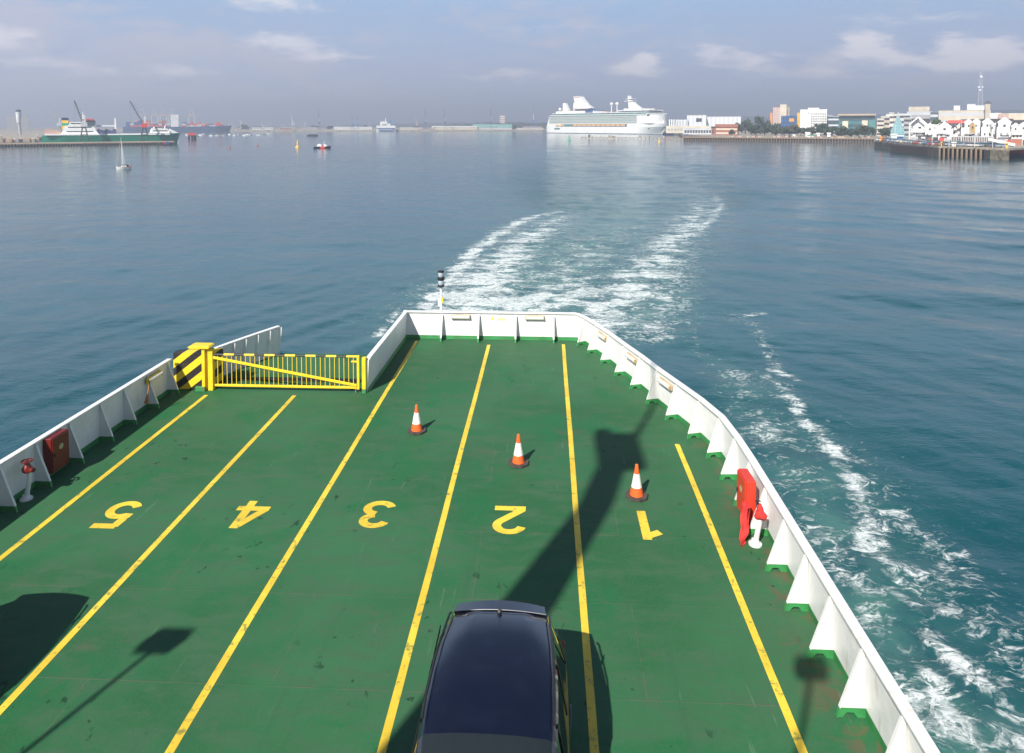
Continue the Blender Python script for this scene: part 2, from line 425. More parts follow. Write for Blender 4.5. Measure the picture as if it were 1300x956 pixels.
# superstructure behind the viewer: upper deck, wheelhouse, mast and lamps (cast the shadows seen on the deck)
ss = MB()
ss.box(-11.6,4.5,-40,-1.95,ZD+6.1,ZD+6.3); ss.box(-11.6,-10.9,-40,-2.2,ZD+.002,ZD+6.098); ss.box(3.8,4.5,-40,-2.2,ZD+.002,ZD+6.098)
ss.box(-9.5,2.4,-34,-6.5,ZD+6.302,ZD+9.4); ss.box(-8.0,1.0,-28,-9,ZD+9.402,ZD+12.0)
fpart(ss, 'superstructure', M['white'])
AX, AY = .50, 1.04                                                  # shadow offset per metre of height
def above(xs, ys, Y0):
    h = (ys-Y0)/AY; return Vector((xs-AX*h, Y0, ZD+h))
rl = MB()
for x in np.arange(-11.4, 4.4, 1.6): rl.bar((x,-2.02,ZD+6.3),(x,-2.02,ZD+7.4),.04)
for z in (6.7,7.05,7.4): rl.bar((-11.4,-2.02,ZD+z),(4.4,-2.02,ZD+z),.035)
fpart(rl, 'railing', M['white'])
ms = MB(); Y0 = -3.2
a = above(-.05,9.0,Y0); p0 = above(-.22,10.0,Y0); p1 = above(1.22,13.4,Y0); p2 = above(1.72,15.2,Y0)
base = Vector((p0.x+.1, Y0, ZD+6.3))
ms.tube([base, p0, p1, p2], [.52,.50,.38,.36], 4)
c = above(1.98,16.05,-2.95); ms.box(c.x-.55,c.x+.55,c.y-.95,c.y+.95,c.z-.12,c.z+.12); ms.box(c.x-.50,c.x-.15,c.y+.95,c.y+1.20,c.z-.10,c.z+.10)
ms.bar((p2.x,Y0,p2.z),(c.x,c.y,c.z),.45)
t1 = above(4.35,21.9,Y0); ms.tube([(c.x+.30,c.y+.2,c.z), (t1.x,Y0,t1.z)], [.10,.06], 8)
fpart(ms, 'mast', M['white'])
for nme, xs, ys, Y1, sz, px_ in (('floodlight',-6.08,8.84,.0,.30,-6.55), ('searchlight',4.22,8.75,-2.9,.24,None)):
    fl = MB(); q = above(xs, ys, Y1)
    fl.box(q.x-sz, q.x+sz*.9, q.y-.12, q.y+.12, q.z-sz*.62, q.z+sz*.62)
    bx = q.x + (.0 if px_ is None else .25)
    fl.bar((bx,q.y,ZD+6.3),(q.x,q.y,q.z-.1),.07)
    fpart(fl, nme, M['steel'], bevel=.02)

# ------------------------------------------------------------------ fittings on the ferry
# yellow gate
gate = empty('gate', (-8.1,19.7,ZD), label='yellow barred gate with a diagonal brace closing the side ramp opening', cat='gate')
def gp(mb, name, mats, **kw): return mb.build(name, mats, gate, **kw)
mb = MB(); mb.box(-2.47,-2.31,-.08,.08,.0,1.33); gp(mb,'post',M['yellow'],bevel=.01)
mb = MB(); mb.box(2.45,2.57,-.08,.08,.13,1.12); mb.box(2.448,2.572,-.082,.082,0,.128,1); gp(mb,'post',[M['yellow'],M['green_boot']],bevel=.008)
mb = MB(); segs = 14; x0, x1 = -2.30, 2.28
for k in range(segs):
    a_ = x0+(x1-x0)*k/segs; b_ = x0+(x1-x0)*(k+1)/segs
    mb.tube([(a_,0,1.14),(b_,0,1.14)], (.036 if k % 2 else .035), 8, k % 2)
gp(mb,'top_rail',[M['black'],M['yellow']])
mb = MB(); mb.bar((-2.28,0,.155),(2.28,0,.155),.06,.07); gp(mb,'bottom_rail',M['yellow'],bevel=.01)
mb = MB(); mb.bar((2.32,0,.10),(2.32,0,1.175),.075,.075); mb.bar((2.10,0,.98),(2.285,0,.98),.05,.05); gp(mb,'end_stile',M['yellow'],bevel=.008)
mb = MB(); mb.bar((-2.30,-.052,1.06),(2.28,-.052,.24),.025,.085); gp(mb,'brace',M['yellow'],bevel=.006)
mb = MB(); mb.bar((0,0,.19),(0,0,1.11),.017); b0 = gp(mb,'bar',M['yellow']); b0.location.x = -2.18
for k in range(1, 30):
    o = b0.copy(); COL.objects.link(o); o.parent = gate; o.location = (-2.18+4.42*k/29.5,0,0)
mb = MB(); mb.tube([(2.24,0,.0),(2.24,0,.13)],.03,8); gp(mb,'drop_bolt',M['steel'])
# striped hazard post / end of the left bulwark
hz = empty('hazard_bollard', (-11.1,19.62,ZD), label='yellow and black striped steel end post with a flat yellow cap beside the gate', cat='bollard')
mb = MB(); mb.box(-.60,.36,.05,.35,.02,1.30); mb.add([(-.60,.36,.02),(.62,.9,.02),(.62,.9,1.18),(-.60,.36,1.30),(.36,.351,.02),(.36,.351,1.30)],[(0,1,2,3),(4,1,2,5)])
mb.build('striped_plate', M['stripes'], hz)
mb = MB(); mb.box(.36,.46,-.05,.22,.0,1.495); mb.build('edge_channel', M['yellow'], hz, bevel=.01)
mb = MB(); mb.prof([(.02,1.50),(.60,1.50),(.66,1.55),(.60,1.60),(.04,1.60),(-.06,1.55)],'y',-.12,.26); mb.build('cap', M['yellow'], hz, bevel=.01)
mb = MB(); mb.box(.16,.47,-.10,.02,0,.16); mb.build('green_foot', M['green_boot'], hz, bevel=.01)
gate.scale.z = 1.0; hz.scale.z = .91
# hose cabinets
def cabinet(loc, rz, label, RM):
    e = empty('fire_hose_cabinet', loc, rz, label, 'hose cabinet'); e.scale.z = .91
    mb = MB(); mb.box(-.30,.30,-.10,.10,0,.92); mb.build('cabinet_body', RM, e, bevel=.015)
    mb = MB(); mb.box(-.285,.285,-.128,-.102,.02,.90); d = mb.build('door', RM, e, bevel=.012)
    mb = MB(); mb.tube([(0,-.130,.60),(0,-.134,.60)], .075, 20); mb.build('emblem', M['cream'], d)
    mb = MB(); mb.box(-.245,-.205,-.15,-.129,.42,.50); mb.build('latch', M['black'], d)
    return e
cabinet((4.34,12.83,ZD+.18), -math.pi/2+.03, 'bright red hose cabinet in sunlight on the right bulwark with red canvas hanging below', M['red'])
cabinet((-11.60,14.08,ZD+.18), math.pi/2, 'dark red hose cabinet in shade on the left bulwark', M['red_in_shade'])
# crumpled red canvas hanging out of the sunlit cabinet
mb = MB(); nu, nv = 16, 22; vs = []
for j in range(nv):
    v = j/(nv-1)
    for i in range(nu):
        u = i/(nu-1)
        yy = 12.50 + (u-.5)*(.52-.16*v) - .42*v + .03*math.sin(v*9+u*5)
        xx = 4.20 + .06*u - .20*v + .030*math.sin(u*10+v*4)+.014*math.sin(u*23-v*7)
        zz = .60*(1-v)**1.2 + .02 + .018*math.sin(u*9+v*10)
        vs.append((xx, yy, ZD+zz))
nb = len(vs); vs += [(x+.035,y,z) for x,y,z in vs]
fs = [(j*nu+i,j*nu+i+1,(j+1)*nu+i+1,(j+1)*nu+i) for j in range(nv-1) for i in range(nu-1)]
mb.add(vs, fs + [tuple(nb+q for q in f)[::-1] for f in fs] + [(i,i+1,nb+i+1,nb+i) for i in range(nu-1)])
cl = mb.build('canvas_cover', M['redcloth'], None, smooth=True)
tag(cl, 'crumpled bright red canvas draped on the deck edge below the sunlit cabinet', 'canvas')
# hydrants
def hydrant(loc, rz, label, cover):
    e = empty('fire_hydrant', loc, rz, label, 'hydrant'); e.scale.z = .91
    mb = MB(); mb.tube([(-.04,0,.02),(.03,0,.45),(.05,.0,.70)], [.055,.05,.05], 12); mb.build('riser_pipe', M['hydrant'], e, smooth=True)
    mb = MB(); mb.lathe([(.13,0),(.13,.035),(.09,.05),(.07,.12)], 20, (-.04,0,0)); mb.build('base_flange', M['hydrant'], e, smooth=True)
    if cover:
        mb = MB(); mb.lathe([(.05,.58),(.09,.60),(.115,.66),(.10,.72),(.06,.77),(.075,.84),(.04,.90)], 14, (.05,0,0))
        mb.v = [(x*(1+.18*math.sin(13*z+25*y)), y*(1+.25*math.cos(17*z+20*x)), z+.02*math.sin(40*x)) for x,y,z in mb.v]; mb.build('valve_cover', M['redcloth'], e, smooth=True)
        mb = MB(); mb.tube([(0,0,.90),(0,0,.98)],.02,8); mb.tube([(-.05,0,.98),(.05,0,.98)],.015,8); mb.build('valve_handle', M['black'], e)
    else:
        mb = MB(); mb.lathe([(.05,.66),(.10,.70),(.11,.78),(.07,.84),(.05,.9)],14); mb.tube([(0,0,.74),(.16,-.10,.76)],.055,12); mb.build('valve_body', M['red_in_shade'], e, smooth=True)
        mb = MB()
        for k in range(16):
            a0, a1 = 2*math.pi*k/16, 2*math.pi*(k+1)/16
            mb.bar((.11*math.cos(a0),.11*math.sin(a0),.96),(.11*math.cos(a1),.11*math.sin(a1),.96),.022)
        mb.bar((-.11,0,.96),(.11,0,.96),.018); mb.bar((0,-.11,.96),(0,.11,.96),.018); mb.tube([(0,0,.88),(0,0,.96)],.015,8)
        mb.build('handwheel', M['red_in_shade'], e)
    return e
hydrant((4.33,12.02,ZD), 0, 'white pipe hydrant with a bright red cloth tied over its valve', True)
hydrant((-11.50,13.0,ZD), .3, 'white pipe hydrant with a dark red bare valve in the shade of the left bulwark', False)
# bulkhead deck lights
def decklight(loc, rz, label, cage=False, mat='cream'):
    e = empty('deck_light', loc, rz, label, 'deck light', 'long bulkhead lights on the bulwark')
    mb = MB(); mb.box(-.38,.38,-.07,-.0,-.095,.095); mb.build('housing', M[mat], e, bevel=.025)
    mb = MB(); mb.tube([(-.33,-.085,0),(.33,-.085,0)], .062, 12); mb.build('diffuser', M['glassw'], e, smooth=True)
    for x in (-.34,.34):
        mb = MB(); mb.box(x-.022,x+.022,-.135,-.076,-.06,.06); mb.build('end_clip', M['cream'], e, bevel=.008)
decklight((-3.24,25.50,ZD+.87), 0, 'cream deck light on the stern bulwark, nearer the lamp post')
decklight((-.34,25.50,ZD+.87), 0, 'cream deck light on the stern bulwark, right of the yellow warning sign')
for y, lab in ((23.4,'cream deck light on the angled right bulwark, nearest the stern'),(21.05,'cream deck light on the angled right bulwark, middle of three'),(18.75,'cream caged deck light on the angled right bulwark, nearest the red cabinet')):
    xb, d = on_line(RB, y); xt, _ = on_line(RT, y); k = .78; nn = Vector((-d.y,d.x)); nn = nn if nn.x > 0 else -nn
    decklight((xb*(1-k)+xt*k-.012, y, ZD+HB*k), math.atan2(nn.y,nn.x)-math.pi/2, lab)
decklight((-11.66,18.4,ZD+.85), math.pi/2, 'stained yellow deck light on the shaded left bulwark beside the striped post', mat='yellow')
# nav light post on the stern
e = empty('stern_light_post', (-4.06,25.62,ZD-.05), label='white post with two stacked dark and clear lanterns behind the stern bulwark', cat='light post')
mb = MB(); mb.bar((0,-.02,1.05),(0,.12,1.05),.06); mb.tube([(0,.12,.2),(0,.12,2.02)], [.055,.05], 12); mb.build('post', M['white'], e)
mb = MB(); mb.box(.02,.10,.05,.15,1.42,1.62); mb.build('tag_plate', M['yellow'], e)
mb = MB(); mb.box(-.12,-.03,.06,.18,1.28,1.58); mb.build('junction_box', M['white'], e, bevel=.01)
glass = paint('lantern_glass', (.35,.40,.46), .08, var=.1, spec=.8)
for z in (2.06,2.38):
    mb = MB(); mb.lathe([(.14,0),(.14,.05),(.10,.06)],16,(0,.12,z)); L1 = mb.build('lantern', M['black'], e, smooth=True)
    mb = MB(); mb.lathe([(.095,.062),(.11,.10),(.11,.20),(.095,.24)],16,(0,.12,z)); mb.build('lens', glass, L1, smooth=True)
    mb = MB(); mb.lathe([(.11,.242),(.13,.26),(.13,.30),(.07,.31)],16,(0,.12,z)); mb.build('lid', M['black'], L1, smooth=True)
# yellow warning sign on the stern plating
e = empty('warning_sign', (-1.82,25.494,ZD+.84), label='small faded yellow warning triangle and notice on the white stern bulwark', cat='sign')
mb = MB(); mb.prof([(-.27,-.08),(-.09,-.08),(-.18,.09)],'y',0,.008); mb.build('triangle_sticker', paint('faded_yellow_sticker',(.78,.66,.16),.5), e)
mb = MB(); mb.prof([(-.02,-.06),(.03,-.10),(.33,-.10),(.38,-.06),(.33,.0),(.03,.0)],'y',0,.008); mb.build('notice_sticker', paint('pale_yellow_sticker',(.78,.70,.30),.5), e)
# coiled strap on left bulwark
mb = MB(); mb.tube([(-11.40,17.75,ZD+.85),(-11.42,17.70,ZD+.6),(-11.45,17.68,ZD+.35)], [.02,.02,.07], 8)
tag(mb.build('lashing_strap', paint('orange_strap',(.35,.14,.04),.8), None), 'rusty orange lashing strap hanging on the shaded left bulwark', 'strap')

# ------------------------------------------------------------------ traffic cones
def cone():
    e = empty('traffic_cone')
    mb = MB(); o8 = []
    for k in range(4):
        a_ = R(45+90*k)
        for s_ in (-1,1):
            ang = a_ + s_*R(24); o8.append((.265*math.cos(ang), .265*math.sin(ang)))
    mb.prism(o8, 0, .055); b_ = mb.build('base', M['rubber'], e, bevel=.012); b_.rotation_euler.z = R(0)
    mb = MB(); mb.lathe([(.155,.057),(.150,.09),(.118,.24)],28); mb.build('lower_body', M['orange'], e, smooth=True)
    mb = MB(); mb.lathe([(.121,.242),(.116,.262),(.068,.52),(.064,.54)],28); mb.build('white_sleeve', M['sleeve'], e, smooth=True)
    mb = MB(); mb.lathe([(.060,.538),(.036,.715),(.033,.74),(.020,.75)],28); mb.build('tip', M['orange'], e, smooth=True)
    return e
c0 = cone()
for k, (x, y, rz, lab) in enumerate(((-3.43,16.93,.2,'orange and white traffic cone in lane three, farthest and leftmost of the three cones'),
                                (-.575,15.20,.75,'traffic cone on a wide black base in lane two, middle of the three cones'),
                                (2.15,13.76,.55,'orange and white traffic cone standing just beyond the painted number 1, rightmost of the three'))):
    o = c0 if k == 0 else copy_tree(c0)
    o.location = (x,y,ZD+.002); o.rotation_euler.z = rz
    tag(o, lab, 'traffic cone', 'traffic cones on the deck')

# ------------------------------------------------------------------ cars
def car_paint(name, col):
    m, t, ns, L, b = nt(name); b.inputs['Base Color'].default_value = (*col,1); b.inputs['Roughness'].default_value = .32
    b.inputs['Metallic'].default_value = .35; b.inputs['Coat Weight'].default_value = 1; b.inputs['Coat Roughness'].default_value = .04
    v = N(t,'ShaderNodeTexCoord').outputs['Object']; n = noise_(t, v, 3, 6, .7)
    L.new(mix_(t, smooth_(t, n, .5, .75), col, tuple(c*1.35+.004 for c in col)), b.inputs['Base Color'])
    return m
navy = car_paint('navy_car_paint', (.0028,.005,.019))
cglass = paint('car_glass', (.012,.016,.018), .04, spec=.9, var=0)
plast = paint('black_trim', (.015,.015,.016), .45)
tyre = paint('tyre_rubber', (.02,.02,.02), .8); alloy = paint('alloy', (.5,.5,.52), .3, .8)
lampm = paint('lamp_red', (.35,.01,.01), .15); lampw = paint('lamp_clear', (.6,.62,.65), .1)
def make_car():
    """hatchback, nose towards -Y, tail at y=0; half width .86"""
    e = empty('parked_car')
    # stations: y, half width body, belt z, roof half width, roof z, hood z
    def sect(y):
        L_ = 3.95; s = -y/L_                       # 0 tail .. 1 nose
        w = .86*(1-.12*max(0,(.10-s)/.10)**2)*(1-.30*max(0,(s-.86)/.14)**2)
        return w
    st = [0,-.06,-.16,-.30,-.55,-1.0,-1.5,-2.0,-2.35,-2.60,-3.0,-3.2,-3.5,-3.75,-3.90,-3.95]
    roof = {0:(.50,.96),-.06:(.54,1.06),-.16:(.56,1.30),-.30:(.585,1.475),-.55:(.605,1.515),-1.0:(.645,1.54),-1.5:(.665,1.55),-2.0:(.665,1.53),-2.35:(.65,1.48),-2.60:(.64,1.36),-3.0:(.66,1.08),-3.2:(.68,.98),-3.5:(.66,.92),-3.75:(.60,.84),-3.90:(.50,.70),-3.95:(.42,.60)}
    rows = []
    for y in st:
        w = sect(y); rw, rz = roof[y]
        belt = min(.93, rz-.02); nose = max(0,(-y-3.2)/.75)
        rows.append([(0,.24),(w-.10,.22),(w-.02,.32),(w,.55),(w-.01,.74),(w-.05,belt),(rw+.045,max(belt+.005,rz-.10)),(rw,max(belt+.01,rz-.035)),(rw*.93,rz-.004),(rw*.5,rz+.022),(0,rz+.030)])
    def surf(name, mat, cond, par=e, sgn=(1,-1), thick=0):
        mb = MB()
        for sg in sgn:
            for i in range(len(st)-1):
                for j in range(10):
                    if not cond(i,j): continue
                    q = [(i,j),(i,j+1),(i+1,j+1),(i+1,j)]
                    mb.add([(sg*rows[a_][b_][0], st[a_], rows[a_][b_][1]) for a_, b_ in q], [(0,1,2,3)])
        import bmesh
        o = mb.build(name, mat, par, smooth=True)
        bm = bmesh.new(); bm.from_mesh(o.data); bmesh.ops.remove_doubles(bm, verts=bm.verts, dist=.0008); bmesh.ops.recalc_face_normals(bm, faces=bm.faces); bm.to_mesh(o.data); bm.free()
        o.data.set_sharp_from_angle(angle=R(38))
        return o
    side = lambda i,j: j == 5 and 2 <= i <= 9
    ws = lambda i,j: j >= 6 and 8 <= i <= 10
    rwin = lambda i,j: j >= 7 and i == 1
    top_ = lambda i,j: j >= 7 and 2 <= i <= 7
    surf('body', navy, lambda i,j: not(side(i,j) or ws(i,j) or rwin(i,j) or top_(i,j)))
    surf('roof', navy, top_)
    surf('windscreen', cglass, ws)
    surf('rear_window', cglass, rwin)
    for sg in (1,-1): surf('side_window', cglass, side, sgn=(sg,))
    # closing pieces: nose & tail caps
    for i, nm in ((0,'tailgate'),(len(st)-1,'nose_panel')):
        mb = MB(); r = rows[i]; vs = [(a_,st[i],b_) for a_,b_ in r]+[(-a_,st[i],b_) for a_,b_ in r[::-1][1:-1]]
        mb.add(vs,[tuple(range(len(vs)))]); mb.build(nm, navy, e)
    for sg in (1,-1):
        for (y0,z0,y1,z1,w_) in ((-1.30,.93,-1.22,1.46,.07),(-.42,.94,-.62,1.44,.09),(-2.16,.93,-2.10,1.44,.04)):
            mb = MB(); mb.bar((sg*.812,y0,z0),(sg*.705,y1,z1),w_,.012,up=(sg,0,0)); mb.build('door_pillar', plast, e)
        mb = MB(); mb.tube([(sg*.605,-.36,1.485),(sg*.612,-.45,1.525),(sg*.66,-1.2,1.565),(sg*.672,-1.9,1.558),(sg*.668,-2.2,1.52)],.014,8); mb.build('roof_rail', plast, e, smooth=True)
        mb = MB(); mb.box(sg*.86-.0 if sg>0 else -1.03, 1.03 if sg>0 else -.86, -2.62,-2.50,.93,1.06); mb.build('wing_mirror', plast, e, bevel=.03)
        mb = MB(); mb.box(min(sg*.60,sg*.80), max(sg*.60,sg*.80), -.05,.012,.68,.92); mb.build('tail_light', lampm, e, bevel=.02)
        mb = MB(); mb.box(min(sg*.42,sg*.70), max(sg*.42,sg*.70), -3.93,-3.80,.60,.72); mb.build('headlight', lampw, e, bevel=.03)
        for yy in (-.68,-3.18):
            w_ = MB(); w_.tube([(sg*.70,yy,.31),(sg*.865,yy,.31)],.31,24); wo = w_.build('wheel', tyre, e, smooth=True)
            w_ = MB(); w_.tube([(sg*.866,yy,.31),(sg*.872,yy,.31)],.20,16); w_.build('rim', alloy, wo, smooth=True)
    # spoiler lip, chrome edge, aerial, plate
    mb = MB(); vs=[]
    for k in range(13):
        u = k/6-1; vs += [(u*.57,-.30+.10*(1-u*u)*0-.02,1.478+.045*(1-u*u)),(u*.55,-.13+.04*(1-u*u),1.455+.045*(1-u*u)),(u*.55,-.13+.04*(1-u*u),1.425+.045*(1-u*u)),(u*.57,-.30,1.44+.045*(1-u*u))]
    mb.add(vs,[(4*k+a_,4*k+(a_+1)%4,4*k+4+(a_+1)%4,4*k+4+a_) for k in range(12) for a_ in range(4)]+[(0,1,2,3),(51,50,49,48)]); mb.build('spoiler', navy, e, smooth=True)
    mb = MB(); mb.tube([(u*.57,-.345,1.492+.045*(1-u*u)) for u in [k/6-1 for k in range(13)]],.006,6); mb.build('roof_seal', alloy, e)
    mb = MB(); mb.lathe([(.03,0),(.028,.02),(.012,.04)],12,(0,-.40,1.535)); mb.tube([(0,-.40,1.56),(0,-.27,1.80)],.0035,6); mb.build('aerial', plast, e)
    mb = MB(); mb.box(-.26,.26,.005,.02,.46,.58); mb.build('number_plate', M['yellow'], e)
    mb = MB(); mb.box(-.80,.80,-.10,.05,.28,.50); mb.build('bumper', navy, e, bevel=.04)
    return e
car = make_car(); car.scale = (1.13,1.0,1.06); car.location = (-.53,7.86,ZD+.002); car.rotation_euler.z = R(-.5)
tag(car, 'dark navy blue hatchback parked in lane two, roof seen from above', 'car', 'cars on the vehicle deck')
car2 = copy_tree(car); car2.location = (-9.38,8.35,ZD+.002)
tag(car2, 'dark navy hatchback parked in lane five at the deck edge, only its shadow in view', 'car')
# ================================================================== the harbour
LZ = 2.9                                             # quay level
def frame_at(px, D, z=0.0, rot=0):
    g = G(px, D); return (g.x, g.y, z), math.atan2(-g.x, g.y) + rot
def width(px0, px1, D): return (G(px1,D)-G(px0,D)).length
def dmat(name, col, rough=.7, **kw): return paint(name, col, rough, var=kw.pop('var',.12), scale=kw.pop('scale',.12), **kw)
W = {'white': dmat('render_white',(.74,.74,.72)), 'cream': dmat('cream_cladding',(.62,.55,.43)), 'beige': dmat('beige_concrete',(.50,.43,.33)),
     'grey': dmat('grey_concrete',(.36,.36,.36)), 'lgrey': dmat('light_grey_cladding',(.55,.57,.60)), 'brick': dmat('red_brick',(.34,.13,.08)),
     'slate': dmat('slate_roof',(.085,.075,.085)), 'glass': dmat('office_glass',(.05,.085,.10),.15,spec=.8), 'teal': dmat('teal_glass',(.06,.19,.21),.25,spec=.5),
     'blue': dmat('blue_cladding',(.03,.09,.26),.4), 'yellow': dmat('yellow_cladding',(.75,.45,.06),.5), 'orange': dmat('orange_cladding',(.80,.30,.04),.5),
     'red': dmat('red_cladding',(.62,.06,.05),.5), 'pink': dmat('pinkish_cladding',(.50,.33,.28)), 'greenroof': dmat('verdigris_roof',(.20,.40,.36)),
     'dark': dmat('dark_steelwork',(.05,.055,.07)), 'bluesteel': dmat('blue_steelwork',(.04,.16,.42),.45), 'win': dmat('dark_window',(.06,.065,.075),.2),
     'brown': dmat('weathered_timber',(.26,.19,.13),scale=1.5,var=.3), 'pile': dmat('tarred_pile',(.045,.037,.032),scale=1.2,var=.4), 'gravel': dmat('quay_surface',(.33,.29,.23),scale=.3,var=.25),
     'shipgreen': dmat('ship_green',(.015,.28,.17),.4), 'shipgreend': dmat('ship_dark_green',(.01,.12,.10),.4), 'shipwhite': dmat('gloss_ship_white',(.82,.82,.80),.35,var=.04),
     'navyhull': dmat('navy_hull',(.02,.03,.08),.35), 'balcony': dmat('balcony_glass',(.27,.34,.31),.25,scale=.5), 'tealw': dmat('teal_tinted_glass',(.10,.26,.25),.2),
     'lifeboat': dmat('lifeboat_orange',(.85,.42,.10),.4), 'tanroof': dmat('tan_roof',(.42,.33,.24)), 'buoyred': dmat('buoy_red',(.45,.09,.04),.5), 'buoygreen': dmat('buoy_green',(.02,.42,.22),.5)}
def stripes_mat(name, a, b, period, frac, axis=2, a2=None, p2=4.0):
    m, t, ns, L, bs = nt(name); v = N(t,'ShaderNodeTexCoord').outputs['Object']; s = N(t,'ShaderNodeSeparateXYZ'); L.new(v, s.inputs[0])
    f = math_(t,'GREATER_THAN', math_(t,'FRACT', math_(t,'DIVIDE', s.outputs[axis], period)), frac)
    c = mix_(t, f, a, b)
    if a2: 
        g = math_(t,'GREATER_THAN', math_(t,'FRACT', math_(t,'DIVIDE', s.outputs[0], p2)), .62)
        n = noise_(t, mapv(t, v, (.23,.23,.45)), 1, 2)
        c = mix_(t, math_(t,'MULTIPLY',g,smooth_(t,n,.35,.6)), c, a2)
    L.new(c, bs.inputs['Base Color']); bs.inputs['Roughness'].default_value = .5; return m
W['balc'] = stripes_mat('balcony_tiers', (.56,.58,.55), (.24,.32,.29), 2.2, .30, 2, (.36,.42,.38), 3.1)
W['sheet'] = stripes_mat('profiled_sheet', (.56,.58,.62), (.66,.68,.70), 5.0, .5, 0)

# ---- land, hills
mb = MB()
land = [G(px,D) for px, D in ((1420,470),(1118,470),(1118,534),(905,556),(880,650),(858,900),(850,985),(700,1195),(688,1400),(250,1450),(120,1720),(-500,1720),(-500,5200),(1900,5200),(1900,470))]
mb.prism(land, -3, LZ); lo = mb.build('land', W['gravel']); tag(lo, kind='structure')
def ridge(pts, D, depth, mat, name='hills'):
    mb = MB(); n = 90; vs = []
    rs = np.random.RandomState(int(D))
    for k in range(n):
        px = pts[0][0] + (pts[-1][0]-pts[0][0])*k/(n-1)
        yy = np.interp(px, [p[0] for p in pts], [p[1] for p in pts]) + .35*math.sin(px*.17)+.3*math.sin(px*.45+2)+rs.uniform(-.18,.18)
        g = G(px, D); g2 = G(px, D+depth); z = Z(px, yy, D+depth*.5); gm = G(px, D+depth*.5)
        vs += [(g.x,g.y,LZ-.5),(gm.x,gm.y,z),(g2.x,g2.y,LZ-.5)]
    mb.add(vs, [(3*i+j,3*i+3+j,3*i+4+j,3*i+1+j) for i in range(n-1) for j in (0,1)])
    o = mb.build(name, mat, smooth=True); tag(o, kind='structure'); return o
W['wood'] = dmat('wooded_hillside', (.035,.055,.03), .9, var=.5, scale=.03)
ridge([(150,162),(250,161),(330,160.5),(400,160),(470,158.5),(560,156),(640,154.5),(700,156),(780,157),(850,155),(905,151),(950,147.5),(1000,149),(1060,146),(1120,145),(1200,143),(1256,140.0),(1330,139.2)], 2900, 900, W['wood'])
ridge([(560,159),(600,157.2),(660,155.4),(700,157)], 1750, 200, W['wood'])

# ---- generic building
UB = MB(); UB.box(-.5,.5,-.5,.5,0,1); WINMESH = {}
def window_obj(par, x, z, w, h, mat, name='window', y=-.06, d=.12, side=None):
    if mat.name not in WINMESH:
        o = UB.build(name, mat); WINMESH[mat.name] = o.data; 
    else: o = bpy.data.objects.new(name, WINMESH[mat.name]); COL.objects.link(o)
    o.parent = par; o.location = (x,y,z); o.scale = (w,d,h)
    if side is not None: o.location = (side, y, z); o.scale = (d, w, h)
    return o
def bld(name, label, px0, px1, ytop, D, depth, mat, z0=LZ, rot=0, rows=0, cols=0, win='win', fr=(.6,.55), cat='building', group=None, roof=None, rh=0, band=False, top=None, z_from=0.0, rim=True):
    pc = (px0+px1)/2; loc, rz = frame_at(pc, D, z0, rot); w_ = width(px0,px1,D); h = Z(pc,ytop,D)-z0
    e = empty(name, loc, rz, label, cat, group)
    hw = h - rh
    mb = MB(); mb.box(-w_/2,w_/2,0,depth,0,hw); mb.build('wall', W[mat], e)
    rm = W[roof] if roof else W['grey']
    if rh > 0:
        mb = MB(); mb.prof([(-.6,hw+.02),(depth/2,h),(depth+.6,hw+.02)],'x',-w_/2-.4,w_/2+.4); mb.build('roof', rm, e)
    elif rim:
        mb = MB(); mb.box(-w_/2-.15,w_/2+.15,-.15,depth+.15,hw+.01,hw+.45); mb.build('roof', rm, e)
    if rows:
        ch = (hw-z_from)/rows
        for r_ in range(rows):
            zc = z_from + r_*ch + ch*(1-fr[1])/2
            if band: window_obj(e, 0, zc, w_*.94, ch*fr[1], W[win], 'window_band')
            else:
                cw = w_*.95/cols
                for c_i in range(cols): window_obj(e, -w_*.475+cw*(c_i+.5), zc, cw*fr[0], ch*fr[1], W[win])
    return e, w_, h

# ---- trees
leaf_m = []
for k, c in enumerate(((.035,.060,.028),(.060,.085,.035),(.085,.085,.040))):
    leaf_m.append(dmat('leaves_%s' % ('dark','mid','olive')[k], c, .85, var=.45, scale=.5))
def crown_mesh(seed):
    rs = np.random.RandomState(seed); mb = MB(); lobes = [(rs.uniform(-.28,.28), rs.uniform(-.28,.28), rs.uniform(.35,.8), rs.uniform(.2,.32)) for _ in range(7)]
    for cx, cy, cz, rr in lobes:
        for _ in range(46):
            v = rs.normal(size=3); v /= np.linalg.norm(v); r_ = rr*rs.uniform(.72,1.08); c = np.array((cx,cy,cz))+v*r_*(1,1,.85)
            a = rs.normal(size=3); a -= a.dot(v)*v; a /= np.linalg.norm(a); b = np.cross(v,a); s = rs.uniform(.045,.085)
            tl = v*rs.uniform(-.03,.03)
            mb.add([c-a*s-b*s, c+a*s-b*s*.8+tl, c+a*s*.9+b*s, c-a*s*.8+b*s-tl], [(0,1,2,3)])
    return mb
CRM = {}
def crown_data(k, c):
    if (k,c) not in CRM:
        o = crown_mesh(k).build('crown', leaf_m[c]); CRM[(k,c)] = o.data; bpy.data.objects.remove(o)
    return CRM[(k,c)]
TRK = MB(); TRK.tube([(0,0,0),(.01,0,.3),(-.02,.01,.6)],[.045,.035,.015],6); _o = TRK.build('trunk', W['pile']); TRKD = _o.data; bpy.data.objects.remove(_o)
rt = random.Random(3)
